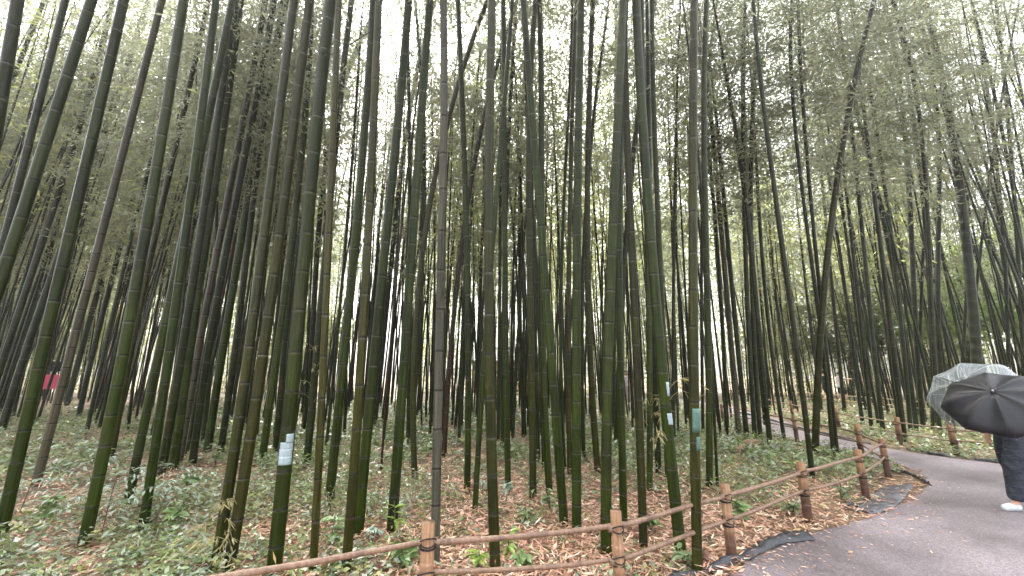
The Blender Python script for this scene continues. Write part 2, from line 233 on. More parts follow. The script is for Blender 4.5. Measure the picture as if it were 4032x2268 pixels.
# ------------------------------------------------------------------ bamboo culms surveyed from the photograph
# id | tint | width at base | width at the top point (photo pixels) | points, base first (b/t = survey sheet, f = full frame) | label
SHEET = {'b1': (0, 1300, 1.4975), 'b2': (800, 1300, 1.4975), 'b3': (1600, 1300, 1.4975), 'b4': (2400, 1300, 1.4975), 'b5': (3200, 1300, 1.4966),
         't1': (0, 0, 1.115), 't2': (800, 0, 1.115), 't3': (1600, 0, 1.115), 't4': (2400, 0, 1.115), 't5': (3200, 0, 1.1144), 'f': (0, 0, 1)}
SURVEY = """
A|g|64|40|b1 0,1240 158,500 250,100 t1 265,1205 305,1040 340,878 385,710 420,550 450,385 490,235 545,0|thick green bamboo at the left edge, just left of the pink board
C|g|78|58|f -360,2200 t1 25,1175 140,835 240,500 345,175 400,0|thickest bamboo of the upper left, its foot beyond the frame
B|d|46|36|f -230,1950 t1 35,960 120,685 215,285 285,0|dark bamboo crossing behind the thickest one at the upper left
D|d|76|68|f -300,2150 t1 0,470 45,200 75,0|dark thick bamboo in the extreme upper left corner
E|d|34|30|f -500,1720 t1 0,480 90,250 200,0|slim dark bamboo slanting across the upper left corner
F|d|40|20|b1 20,590 130,150 190,0 t1 290,1000 400,760 500,480 545,330 620,100|dark bamboo with its foot at the left edge beside the ferny ground
G|d|36|22|b1 -130,620 60,0 t1 150,1200 205,1040 300,760 375,480 420,300 460,100|dark bamboo leaving the left edge halfway up, behind the thick green one
H|p|44|30|b1 205,920 265,700 310,550 355,380 385,220 440,30 t1 405,1200 440,1060 475,925 510,785 545,645 580,510 620,370 655,235 705,0|pale brown blotched bamboo just right of the pink board
I|g|60|45|b1 475,1280 570,900 610,710 655,570 680,415 710,250 750,60 t1 610,1200 645,1050 665,900 690,750 710,600 735,450 755,295 795,0|thick green bamboo whose foot stands in red leaves at lower left
L|b|30|22|b1 665,740 700,500 740,250 t1 715,850 755,700 790,560 830,375 890,150 t2 25,0|greyish bamboo hugging the right side of the lower left thick one
J|g|43|30|b1 750,1040 790,830 855,550 915,235 950,70 t1 760,1230 t2 20,540 70,300 90,190 125,0|brownish green bamboo with its foot behind the ferny seedlings
K|g|44|38|b1 835,1200 870,980 920,660 970,320 1000,150 t1 825,1015 855,745 880,475 t2 15,340 30,210 55,0|straight green bamboo rising from red leaves between ferny seedlings
N|d|40|26|b1 940,870 1000,590 1040,385 1070,105 t2 15,880 40,700 60,500 105,250 140,40|dark bamboo in the left cluster, second of the four behind the seedlings
O|g|46|28|b1 1020,830 1070,410 1110,130 t2 10,1090 60,735 95,490 130,250 160,0|green bamboo in the left cluster, third of the four behind the seedlings
P|p|34|26|b1 1055,800 1100,510 1145,250 1165,130 t2 10,1340 55,1130 120,820 165,605 200,400 240,180 275,0|grey edged bamboo in the left cluster, rightmost of the four behind the seedlings
Q|d|16|14|b1 1105,735 1150,430 1190,200 t2 110,1000 150,800 200,640 260,450|thin black bamboo seen through the gap of the left cluster
S1|d|34|22|b2 -60,800 -25,570 5,300 t2 30,1440 80,1150 150,800 265,400 300,30|dark bamboo left of the low bush, leaning right higher up
S2|g|36|22|b2 25,720 80,350 105,260 t2 110,1300 165,1010 225,750 255,590 290,380 350,0|slanting green bamboo standing in the low bush of the left cluster
S3|d|30|18|b2 100,725 150,450 180,250 210,50 t2 150,1300 200,950 260,600 320,300 345,60|dark bamboo right of the low bush and left of the twin pair
FA|b|50|42|b2 60,1440 145,960 180,765 215,535 245,320 275,100 t2 250,1185 270,1015 290,850 310,685 335,525 350,370 370,220 395,0|left one of the two close twin bamboos tied by dry grass
FB|b|52|44|b2 140,1440 225,960 265,745 295,515 335,275 380,25 t2 305,1275 325,1085 355,900 380,720 400,545 420,370 440,205 465,0|right one of the two close twin bamboos tied by dry grass
G2|g|32|22|b2 345,780 355,600 395,350 440,180 t2 360,1300 400,1095 420,900 440,500 455,250 480,0|slim green bamboo between the twin pair and the silver taped one
G3|d|24|16|b2 425,740 445,450 460,200 t2 385,1300 425,800 440,500|black bamboo just left of the silver taped one, foot in bushes
HH|g|63|52|b2 415,1430 450,1120 480,830 505,545 540,235 t2 415,1385 445,1150 460,910 485,680 505,450 540,235 555,25|thickest green bamboo in front, patched with silver tape
H2|y|33|30|b2 645,1449 655,1195 672,1030 680,855 690,660 692,470 708,265 715,60 t2 545,1175 550,1015 560,860 565,700 572,550 578,390 590,90 597,0|yellowish mottled wavy bamboo right of the silver taped one
H3|d|30|20|b2 610,800 640,500 660,200 680,0 t2 560,900 590,500 620,250 655,0|dark bamboo half hidden behind the yellowish mottled one
H4|d|14|10|b2 722,720 745,500 765,250 t2 610,1300 640,900 680,300|thin black bamboo between the mottled one and the one with fan leaves
H5|d|24|20|b2 600,590 625,330 650,100 t2 480,1000 500,900 550,650 600,480 730,130|dark bamboo slanting strongly right across the bright sky gap
II|g|38|30|b2 740,1025 775,690 805,440 815,295 830,150 t2 640,1330 660,1085 690,835 710,590 725,350 745,0|green bamboo with dry fan leaves at its foot
KK|b|40|42|b2 838,1449 850,1255 870,1110 880,940 895,740 910,540 920,330 940,60 t2 715,1190 725,1015 735,835 745,650 757,300 770,0|dark brown stained bamboo standing behind the fence left of its post
MM|g|42|32|b2 915,1225 925,1030 950,760 970,595 985,425 1020,50 t2 770,1345 785,1200 805,1050 830,770 860,490 885,230 900,60 t3 8,0|straight green bamboo leaning right, just right of the dark brown one
M2|r|10|8|b2 1048,830 1065,600 1085,400 1105,150 t2 830,1300 860,1050 900,800|thin red brown dead stick bamboo left of the fence post
M3|d|22|14|b2 1010,560 1035,330 1060,100 t2 820,1200 850,900 t3 5,560 40,300 120,60|dark bamboo behind the red brown stick, leaning right
NN|g|42|24|b2 1110,1210 1130,960 1145,660 1165,490 1190,150 t3 10,1390 20,1100 30,950 45,810 65,530 85,265 103,0|bright green bamboo with young lime leaves at its foot
N1|d|16|14|b3 8,690 t3 12,1300 15,1000 20,740 14,470 5,270 2,100|slim dark bamboo in line behind the bright green one
N3|d|16|13|b3 20,670 35,300 t3 70,1300 105,900 t3 40,450 45,0|slim dark bamboo with a leafy foot left of the pale grey one
OO|b|24|22|b3 52,862 50,470 52,200 t3 45,1130 80,950 140,740 185,540 250,330 300,170 350,0|mottled bamboo slanting far right behind the pale grey one
PP|p|38|32|b3 172,1395 165,1140 170,965 175,790 185,595 190,390 195,175 t3 155,1248 157,1078 158,900 160,718 160,530 163,345 165,160 165,0|pale grey dying bamboo directly behind the nearest fence post
P2|r|20|16|b3 222,745 235,500 250,300 268,60 t3 215,1300 240,1080 270,890 300,720 350,480 415,230|reddish bamboo right of the pale grey one, slanting right
P3|d|10|8|b3 215,500 225,200 t3 190,1300 215,1000 240,700 330,250|thin brown bamboo touching the right side of the pale grey one
P4|r|10|8|b3 245,470 258,200 t3 205,1300 235,980 290,700 345,240|thin reddish bamboo beside the slanting reddish one
QQ|g|26|20|b3 358,945 360,770 365,575 365,455 370,100 t3 265,1200 262,1040 260,870 255,700 250,480 240,310 230,130 225,0|slim green bamboo leaning left at the top, right of the reddish ones
RR|g|22|18|b3 405,1075 415,800 425,670 440,430 450,200 t3 375,1250 390,950 410,640 435,300 470,0|slim green bamboo leaning right, left of the tall straight one by the rail
SS|b|42|28|b3 527,1440 520,1310 515,1160 510,985 505,800 500,605 495,405 490,190 t3 362,1275 362,1105 360,935 365,610 372,300 375,0|tall straight green bamboo crossing both rails between the first two posts
TT|g|24|18|b3 600,950 598,800 595,690 590,440 588,180 t3 435,1300 432,950 430,590 428,200 425,0|slim straight bamboo right of the tall one crossing both rails
T2|d|18|13|b3 568,695 565,450 575,200 t3 425,1300 440,900 450,600 480,40|dark slim bamboo just left of the slim straight one
T3|d|14|12|b3 540,660 548,330 556,100 t3 400,1300 410,1000 t3 417,700|thin bamboo right behind the tall one crossing both rails
VV|b|28|20|b3 747,995 745,700 740,420 735,140 t3 542,1185 540,960 538,630 540,400 560,150 565,0|bamboo with grey seedlings around its foot, left of the leaning one
WW|g|28|18|b3 845,990 840,880 822,428 t3 600,1500 580,1250 t3 600,900 597,770 592,500 588,200 583,0|bamboo with a pale leafed seedling at its foot, left of the leaning one
W2|d|14|10|b3 690,595 685,300 680,100 t3 495,1200 490,800 500,600 525,370|thin black bamboo far behind, with a clear leaf covered foot
W3|d|18|12|b3 778,775 768,400 760,100 t3 560,1200 550,900 545,600|thin dark bamboo close right of the one with grey seedlings
W4|d|18|13|b3 812,825 805,500 795,200 t3 575,1350 560,1000|thin dark bamboo close left of the one with a pale leafed seedling
UU|g|36|20|b3 930,1150 920,1015 910,900 905,770 890,635 880,495 870,355 850,120 t3 620,1355 595,1080 585,945 570,690 560,605 540,330 525,190 512,0|green bamboo leaning left, its foot beside the straight one behind the rail
YY|g|38|24|b3 1005,1185 1003,955 1003,720 1005,590 1003,430 1003,95 t3 747,1290 748,1000 755,720 757,450 765,185 765,0|straight green bamboo with its foot above the rail left of the second post
Z1|b|20|14|b3 963,860 960,600 960,410 955,190 t3 710,1400 715,1200 718,1000 725,600 735,300 745,0|slim brownish bamboo seen left of the straight one behind the rail
Z2|d|14|13|b3 935,830 925,600 905,200 t3 680,1300 690,1000 700,700 715,350 730,0|thin dark bamboo left of the slim brownish one
Z3|d|16|12|b3 1045,760 1045,300 t3 790,1300 775,900 770,750 810,550 880,300|thin bamboo slanting right behind the straight one by the second post
AA|b|27|17|b3 1130,840 1110,560 1090,320 1080,160 t3 798,1185 795,780 800,550 805,300 820,0|brown bamboo left of the second fence post with a yellow leaf at its foot
CC|g|45|26|b3 1182,1335 1175,1225 1175,990 1178,685 1180,330 t4 8,1395 15,920 30,600 40,450 52,200 60,0|green bamboo standing directly behind the second fence post
C2|d|18|16|b4 20,620 25,200 t4 22,1200 25,700 28,400 28,0|slim dark bamboo behind the one at the second fence post
EE|g|31|20|b4 85,1165 80,990 75,700 65,330 65,158 t4 42,1270 45,1120 45,970 48,700 55,500|green bamboo a step right of the second fence post
FF|d|22|16|b4 40,700 50,400 t4 62,1200 75,1000 100,700 120,540 150,330 175,140 200,0|slim grey bamboo slanting right behind the ones at the second post
DD|b|34|26|b4 200,1305 195,1100 190,860 180,515 160,330 155,130 t4 112,1410 98,1110 92,965 80,680 70,385 67,245 62,0|brownish bamboo between the second post and the leaning silver taped one
GG|g|48|30|b4 425,1340 385,970 360,790 345,605 315,180 t4 205,1410 190,1230 165,875 155,700 150,525 135,360 118,40|stout bamboo leaning left with two small silver tapes
XH|g|24|18|b4 345,880 330,600 t4 235,1310 218,1060 208,940 200,690 195,440 185,320 187,0|slim bamboo peeping out along the right side of the stout leaning one
XI|g|25|16|b4 235,945 240,600 235,250 235,50 t4 170,1300 t4 165,900 150,500 140,0|slim green bamboo left of the stout leaning one
XJ|d|24|15|b4 290,845 275,500 265,200 t4 195,1400 178,1000 170,600 172,300|dark slim bamboo with a cut foot behind the stout leaning one
XK|b|42|27|b4 520,1440 515,1245 510,1095 505,935 505,775 505,615 500,455 495,285 t4 367,1235 365,910 365,575 370,245 372,0|straight brown grey bamboo wrapped in green tape in front of the rails
LL|g|28|20|b4 588,935 592,650 590,470 585,250 580,50 t4 427,1230 420,1050 417,800 415,500 420,150 425,0|dark green bamboo right of the green taped one
L2|d|13|9|b4 637,922 625,720 615,500 600,300 t4 440,1300 430,1100 395,900|thin bamboo sharing its foot with the dark green one right of the green tape
L3|d|14|16|b4 555,610 550,400 540,100 t4 405,1300 400,1000 410,650 430,380 445,200 475,0|slim bamboo between the green taped one and the dark green one
MA|p|25|14|b4 765,625 745,470 735,300 718,120 t4 515,1230 500,1080 480,900 460,700 435,500 430,300|bamboo with a pale brown lower half at the edge of the bushes
MB1|d|19|12|b4 690,605 690,400 680,200 665,60 t4 490,1300 465,950 430,640|slim dark bamboo left of the pale brown one by the bushes
MC|d|22|14|b4 812,640 790,480 760,200 t4 545,1300 520,1000 480,700|dark bamboo close right of the pale brown one by the bushes
MD|d|20|15|b4 862,655 845,450 835,200 t4 600,1250 580,900 580,550 600,150|second dark bamboo right of the pale brown one by the bushes
ME|d|20|15|b4 895,655 880,450 860,150 t4 625,1400 605,1000 620,700 645,350|third dark bamboo right of the pale brown one by the bushes
MF|d|22|15|b4 950,698 935,560 905,320 880,50 t4 660,1380 630,1150 595,900 565,640|bamboo by the woodpile, last dark foot before the grey path
MG|d|17|12|b4 1035,650 1010,500 985,370 950,200 t4 700,1400 680,1150 t4 650,900|slim bamboo whose foot stands on the near verge of the path bend
MH|d|24|14|b4 1195,872 1175,640 1150,440 1120,200 t4 810,1440 795,1330 765,1160 740,1000 725,850 700,680 680,420 650,180 625,0|bamboo behind the third rail span, leaning far left
MI|d|22|15|b4 925,560 890,250 t4 640,1300 600,900 590,600 590,300|dark stem of the tight clump in front of the path
NA|b|32|20|b5 35,745 25,400 30,150 40,0 t5 45,1150 75,900 105,700 150,530 195,320 240,150 285,0|dark bamboo sweeping right across all its neighbours on the right
NB|d|18|12|b5 122,752 105,500 90,300 65,50 t4 880,1200 t4 830,800 803,400 805,0|left one of two slim bamboos in front of the path bend
NC|d|18|12|b5 152,748 130,600 115,450 90,200 t4 890,1000 850,600 840,300 835,0|right one of two slim bamboos in front of the path bend
ND|d|17|9|b5 190,492 165,250 140,50 t5 70,1100 40,800 10,430|slim bamboo seen against the two walkers
NE|d|18|10|b5 292,560 270,300 230,100 t5 130,1200 95,900 40,600|slim bamboo just right of the two walkers across the path
NF|d|18|10|b5 348,590 310,300 270,0 t5 200,1100 160,800 90,550|second bamboo right of the two walkers across the path
NG|d|22|12|b5 418,612 385,430 330,100 t5 270,1300 245,1100 190,780 140,500 110,0|third bamboo right of the two walkers across the path
NH|d|28|12|b5 545,660 500,430 440,150 t5 360,1250 300,1000 245,700 200,380|stout dark bamboo beside the far fence post across the path
NI|d|20|12|b5 572,600 520,300 t5 410,1250 340,920 290,630 215,300|dark bamboo right of the stout one at the far fence post
NJ|d|22|15|b5 605,590 560,350 500,100 t5 430,1300 390,1080 285,850 180,600|bamboo slanting far left behind the rails across the path
NK|d|24|15|b5 645,580 620,400 560,100 t5 500,1150 465,1000 430,800 400,640 380,420 340,230 305,0|long bamboo seen through the rails, its top reaching the upper frame
NL|d|18|12|b5 698,590 680,400 t5 560,1280 490,900 430,500 400,300|slim bamboo left of the umbrellas, behind the rails
NM|d|20|15|b5 738,615 700,400 640,100 t5 600,1150 570,980 520,780 480,620 425,420 380,230 340,0|bamboo just left of the clear umbrella
NO|d|26|14|b5 800,560 740,300 680,0 t5 620,950 590,800 550,650 520,480 450,100|dark bamboo passing behind the left rim of the clear umbrella
NP|d|54|20|b5 960,600 870,200 t5 790,1449 735,1100 690,900 640,680 585,470 550,330 520,200 465,0|very thick dark bamboo rising behind the umbrellas
NQ|d|16|10|b5 900,560 t5 735,1040 750,900 770,750 800,560 835,380 890,240|slim bamboo leaning right above the umbrellas
NR|d|20|12|b5 1130,560 t5 880,1449 870,1200 850,960 800,700 735,330|dark bamboo above the black umbrella, leaning left
NS|d|22|13|b5 1240,560 t5 927,1050 905,900 880,750 850,560 830,350 800,30|dark bamboo near the right edge, above the black umbrella
NT|d|18|12|b5 1330,600 t5 927,830 870,680 810,550 730,250|slim bamboo entering from the right edge at mid height
NU|d|16|9|b5 840,500 t5 700,1250 705,880 680,650 660,500 640,280|thin bamboo with a sharp bare tip right of the very thick dark one
NV|d|16|9|b5 620,500 t5 480,1150 500,700 510,450 530,340|thin bamboo leaning right among the left leaning ones across the path
X1|g|33|20|b1 395,445 430,300 480,150 t1 430,1250 480,1060 570,830 660,500|bamboo right of the pale brown blotched one, base in shade
X2|d|25|16|b1 455,515 490,380 520,200 t1 450,1350 530,1100 590,930 640,700 690,500 720,230 730,0|black bamboo standing in ferns, second right of the pale brown one
X3|d|20|14|b1 515,610 540,450 575,300 t1 490,1300 600,1000 680,690 720,450|slim black bamboo in ferns left of the lower left thick one
X4|d|12|8|b1 612,450 640,250 t1 540,1250 650,850 690,600|thin bamboo by the far rail left of the lower left thick one
X5|r|12|9|b1 803,522 830,350 870,150 t1 700,1300 740,1100 800,800 825,620|reddish thin bamboo in front of the far path at left
X6|d|16|12|f -260,1650 t1 10,1300 110,1060 220,760 330,460 380,340|slim dark bamboo running diagonally beside the thickest upper left one
X7|d|10|8|f -350,1600 t1 0,780 60,640 130,480|thin dark bamboo low at the left edge of the sky
X8|d|10|8|f -420,1600 t1 0,540 115,370 195,250|thin bamboo crossing the left edge below the corner
X9|d|10|8|f 160,1640 t1 210,1250 400,800 520,640 690,370|thin bamboo crossing diagonally between two thick ones at upper left
"""
TINT = {'g': (0.018, 0.030, 0.0020), 'd': (0.0105, 0.0155, 0.0022), 'p': (0.064, 0.061, 0.044), 'b': (0.021, 0.024, 0.003), 'y': (0.038, 0.038, 0.006), 'r': (0.026, 0.010, 0.005)}

def parse_points(s):
    sh = None; out = []
    for tok in s.split():
        if tok in SHEET: sh = SHEET[tok]; continue
        x, y = map(float, tok.split(','))
        out.append((sh[0] + x / sh[2], sh[1] + y / sh[2]))
    return out

def culm_axis(pts):
    """photo points -> polynomial axis x(z), y(z) in metres"""
    p0 = ground(*pts[0])
    P = [p0] + [on_plane(x, y, p0) for x, y in pts[1:]]
    P = np.array(P); z = P[:, 2]
    deg = 3 if len(P) >= 8 else (2 if len(P) >= 4 else 1)
    w = np.ones(len(P)); w[0] = 1.5
    cx = np.polyfit(z, P[:, 0], deg, w=w / (0.4 + 0.12 * z)); cy = np.polyfit(z, P[:, 1], min(deg, 1), w=w)
    return P, cx, cy
def culm_profile(zs, nodes, rfun, fine=True):
    """rings for a culm: z list, radii, v (internode count)"""
    Z, Rr, Vv = [], [], []
    prof = ((0.0, 1.0), (0.09, 1.0), (0.9, 1.0), (0.97, 1.02), (0.988, 1.05)) if fine else ((0.0, 1.0), (0.5, 0.995), (0.97, 1.05))
    for k in range(len(nodes) - 1):
        a, b = nodes[k], nodes[k + 1]
        for f, s in prof:
            z = a + (b - a) * f
            Z.append(z); Rr.append(rfun(z) * s); Vv.append(k + f)
    Z.append(nodes[-1]); Rr.append(rfun(nodes[-1])); Vv.append(len(nodes) - 1.0)
    return np.array(Z), np.array(Rr), np.array(Vv)
def make_nodes(ztop, rng, k=1.0):
    zs = [-0.06]; z = rng.uniform(0.05, 0.3); k = k * rng.uniform(0.85, 1.2)
    while z < ztop:
        zs.append(z); z += (0.25 + 0.13 * min(1, z / 2.6)) * k * rng.uniform(0.92, 1.08)
    zs.append(ztop); return zs

# ---- crowns: a handful of leafy crowns, each shared by many culms
def crown_mesh(name, L, nleaf, seed, leaf=0.16, reach=1.25, mat=None):
    rng = np.random.default_rng(seed); mb = MB(); P = []; D = []
    z = 0.05
    while z < L:
        for s in range(2):
            if rng.random() < 0.12: continue
            az = rng.uniform(0, 2 * math.pi)
            ln = reach * (0.45 + 0.75 * math.sin(math.pi * min(1, 0.12 + z / L * 0.86))) * rng.uniform(0.6, 1.15)
            t = np.linspace(0, 1, 5)[:, None]
            out = np.array([math.cos(az), math.sin(az), 0])
            Q = np.array([0, 0, z]) + out * ln * t + np.array([0, 0, 1.0]) * ln * (0.75 * t - 0.62 * t ** 2)
            mb.tube(Q, np.linspace(0.008, 0.002, 5), 3, cap=False)
            n_tw = 7
            for tw in range(n_tw):
                f = rng.uniform(0.2, 1.0); i = min(3, int(f * 4)); q = Q[i] + (Q[i + 1] - Q[i]) * (f * 4 - i)
                a2 = az + rng.normal(0, 0.9); td = np.array([math.cos(a2), math.sin(a2), rng.uniform(-0.25, 0.35)])
                m = max(3, int(nleaf * ln / reach / n_tw))
                s_ = rng.uniform(0.02, 0.65, m)[:, None]
                p = q + td * s_ + np.array([0, 0, -0.25]) * s_ ** 2 + rng.normal(0, 0.06, (m, 3))
                P.append(p); D.append(td * 0.7 + rng.normal(0, 0.45, (m, 3)) + np.array([0, 0, -0.45]))
        z += 0.30 * rng.uniform(0.8, 1.2)
    P = np.vstack(P); D = np.vstack(D); n = len(P)
    mb.quads(leaf_quads(P, D, rng.uniform(0.7, 1.2, n) * leaf, rng.uniform(0.8, 1.2, n) * leaf * 0.21, rng=rng))
    return mb.mesh(name, mat or M_LEAF, smooth=False)
CROWNS = [crown_mesh('foliage', 8.0, 120, 100 + i, 0.135, 1.6) for i in range(6)]

THIN = [crown_mesh('foliage', 8.0, 14, 200 + i, 0.14, 1.4) for i in range(3)]
def frame_to(d):
    d = Vector(d).normalized(); return d.to_track_quat('Z', 'Y')
def add_crown(root, p, d, L, rng, wide=1.0, thin=False):
    o = link('foliage', (THIN if thin else CROWNS)[rng.integers(3 if thin else len(CROWNS))], root)
    o.rotation_mode = 'QUATERNION'
    o.rotation_quaternion = frame_to(d) @ Matrix.Rotation(rng.uniform(0, 6.28), 3, 'Z').to_quaternion()
    s = L / 8.0; o.scale = (wide, wide, s); o.location = tuple(p)
    return o

CULM = {}
def build_culm(cid, tint, wb, wt, pts, label, idx):
    rng = np.random.default_rng(500 + idx)
    P, cx, cy = culm_axis(pts)
    p0 = P[0]; zt = P[-1, 2]
    d0 = depth(p0); dt = depth(P[-1])
    sx = lambda q, d: d / math.sqrt(1 + (float(q[0]) / d) ** 2)      # a cylinder off the lens axis draws wider
    r0 = wb / 2 / FPX * sx(p0, d0) * 1.03; rt = min(1.22 * wt / 2 / FPX * sx(P[-1], dt), r0 * 1.02)
    r0 = min(max(r0, 0.016), 0.12)
    Htot = max(zt + 4.5, 12.5 + 3 * rng.random()); Htot = min(Htot, max(zt + 3, 19))
    def rfun(z):
        if z <= zt: return r0 + (rt - r0) * max(0, z) / zt
        return max(0.007, rt * (1 - 0.92 * (z - zt) / max(0.1, Htot - zt)))
    d1 = np.array([np.polyval(np.polyder(cx), zt), np.polyval(np.polyder(cy), zt)]); e = np.array([np.polyval(cx, zt), np.polyval(cy, zt)])
    bend = rng.normal(0, 0.004, 2)
    def axis(z):
        z = np.atleast_1d(z).astype(float)
        x = np.polyval(cx, z); y = np.polyval(cy, z)
        o = z > zt
        x[o] = e[0] + (z[o] - zt) * d1[0] + bend[0] * (z[o] - zt) ** 2; y[o] = e[1] + (z[o] - zt) * d1[1] + bend[1] * (z[o] - zt) ** 2
        return np.stack([x, y, z], 1)
    near = d0 < 9
    nodes = make_nodes(Htot, rng, 1.0 if r0 > 0.03 else 0.85)
    Z, Rr, Vv = culm_profile(None, nodes, rfun, near)
    C = axis(Z); base = axis(0.0)[0]; base[2] = 0
    root = tag(empty('bamboo', base), label, 'bamboo', 'bamboo culms of the grove')
    V, F, UV = tube(C - base, Rr, 14 if near else 8, v=Vv)
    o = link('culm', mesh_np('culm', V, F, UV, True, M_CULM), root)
    t = np.array(TINT[tint]) * rng.uniform(0.85, 1.15) * np.array([rng.uniform(0.93, 1.07), 1, rng.uniform(0.9, 1.1)])
    o.color = (*t, 1)
    zc = max(Htot * rng.uniform(0.42, 0.5), zt + 0.4) if d0 < 6.5 else Htot * rng.uniform(0.34, 0.45)
    zc = min(zc, Htot - 2.5)
    a = axis(zc)[0]; b = axis(Htot)[0]
    add_crown(root, a - base, b - a, np.linalg.norm(b - a), rng, rng.uniform(0.9, 1.2), d0 < 7 or abs(base[0] + 0.37 * base[1]) < 0.08 * base[1] + 0.7)
    CULM[cid] = dict(root=root, base=base, axis=axis, rfun=rfun, p0=p0)
    return root
for k, line in enumerate(SURVEY.strip().splitlines()):
    cid, tint, wb, wt, pts, label = line.split('|')
    build_culm(cid, tint, float(wb), float(wt), parse_points(pts), label, k)
# ------------------------------------------------------------------ setting: ground, path
FENCE_PTS = [(-3.4, 1.35), (-2.0, 2.08), (-0.54, 2.77), (0.73, 2.99), (1.87, 3.69), (3.15, 4.53), (4.42, 5.25), (5.66, 6.26), (6.38, 7.5), (6.60, 9.46), (6.95, 13.3), (7.9, 17.4)]
INNER = [(-9, -1.6), (-4.5, 0.35), (-2.2, 1.5), (-0.4, 2.28), (0.8, 2.72), (1.58, 3.34), (1.95, 3.62), (2.42, 3.95), (3.04, 4.28), (3.54, 4.49), (4.31, 4.87), (5.14, 5.35), (5.78, 5.83), (6.2, 6.22), (6.55, 6.75), (6.72, 7.21), (6.75, 7.83), (6.74, 8.72), (6.72, 9.4), (6.98, 11.1), (8.2, 14.92), (9.0, 18.4), (9.2, 21.5)]
OUTER = [(11.2, 21.5), (10.3, 18.3), (9.26, 14.11), (8.35, 11.1), (8.0, 9.8), (7.9, 9.0), (7.97, 8.4), (8.2, 7.8), (8.6, 7.2), (9.2, 6.7), (10.5, 6.1), (14, 5), (30, 2), (30, -6), (-9, -6)]
PATH_POLY = INNER + OUTER
def smooth_line(pts, n=6):
    P = np.array(pts, float); out = []
    for i in range(len(P) - 1):
        p0 = P[max(0, i - 1)]; p1 = P[i]; p2 = P[i + 1]; p3 = P[min(len(P) - 1, i + 2)]
        for t in np.arange(n) / n:
            out.append(0.5 * ((2 * p1) + (-p0 + p2) * t + (2 * p0 - 5 * p1 + 4 * p2 - p3) * t ** 2 + (-p0 + 3 * p1 - 3 * p2 + p3) * t ** 3))
    out.append(P[-1]); return np.array(out)
rngp = np.random.default_rng(3)
inner_s = smooth_line(INNER, 8); inner_s = inner_s + rngp.normal(0, 0.018, inner_s.shape); outer_s = smooth_line(OUTER, 5); outer_s = outer_s + rngp.normal(0, 0.018, outer_s.shape)
PATH_S = np.vstack([inner_s, outer_s])
def in_poly(x, y, poly):
    x = np.asarray(x, float); y = np.asarray(y, float); c = np.zeros(x.shape, bool); n = len(poly); j = n - 1
    for i in range(n):
        xi, yi = poly[i]; xj, yj = poly[j]
        if yi != yj: c ^= ((yi > y) != (yj > y)) & (x < (xj - xi) * (y - yi) / (yj - yi) + xi)
        j = i
    return c
FARPATH = [(-40, 27.3), (-10, 27.9), (-3, 28.1), (4, 27.3), (9, 23.2), (9.2, 21.5), (11.2, 21.5), (11, 24.5), (5, 29.3), (-3, 30.2), (-12, 30), (-40, 29.3)]

def ground_material():
    m, nt, b = new_mat('forest_floor')
    tc = N(nt, 'ShaderNodeTexCoord'); P = tc.outputs['Object']
    a = noise(nt, P, 1.3, 6, 0.65); c = noise(nt, P, 38, 5, 0.7); d = noise(nt, P, 9, 4, 0.6)
    col = ramp(nt, c, [(0.3, (0.07, 0.04, 0.025)), (0.5, (0.20, 0.115, 0.07)), (0.68, (0.36, 0.23, 0.15))])
    col = mixc(nt, ramp(nt, d, [(0.45, (0, 0, 0)), (0.62, (0.7, 0.7, 0.7))]), col, (0.055, 0.06, 0.025))
    col = mixc(nt, ramp(nt, a, [(0.42, (0, 0, 0)), (0.62, (0.55, 0.55, 0.55))]), col, (0.06, 0.075, 0.03))
    nt.links.new(col, b.inputs['Base Color']); b.inputs['Roughness'].default_value = 0.8
    bump(nt, b, c, 0.6, 0.02); return m
def path_material():
    m, nt, b = new_mat('damp_asphalt')
    tc = N(nt, 'ShaderNodeTexCoord'); P = tc.outputs['Object']
    a = noise(nt, P, 0.9, 5, 0.6); c = noise(nt, P, 130, 3, 0.7); d = noise(nt, P, 30, 4, 0.65)
    col = ramp(nt, c, [(0.3, (0.105, 0.09, 0.094)), (0.55, (0.205, 0.177, 0.184)), (0.75, (0.37, 0.33, 0.338))])
    col = mixc(nt, 1.0, col, ramp(nt, a, [(0.35, (0.68, 0.66, 0.66)), (0.65, (1.15, 1.13, 1.13))]), 'MULTIPLY')
    ag = noise(nt, P, 62, 2, 0.8); col = mixc(nt, 1.0, col, ramp(nt, ag, [(0.32, (0.62, 0.61, 0.62)), (0.5, (1, 1, 1)), (0.68, (1.5, 1.46, 1.48))]), 'MULTIPLY')
    col = mixc(nt, ramp(nt, d, [(0.56, (0, 0, 0)), (0.72, (0.5, 0.5, 0.5))]), col, (0.15, 0.10, 0.08))
    nt.links.new(col, b.inputs['Base Color'])
    nt.links.new(ramp(nt, a, [(0.35, (0.42,) * 3), (0.65, (0.75,) * 3)]), b.inputs['Roughness'])
    bump(nt, b, c, 0.5, 0.006); return m
M_GROUND = ground_material(); M_PATH = path_material()

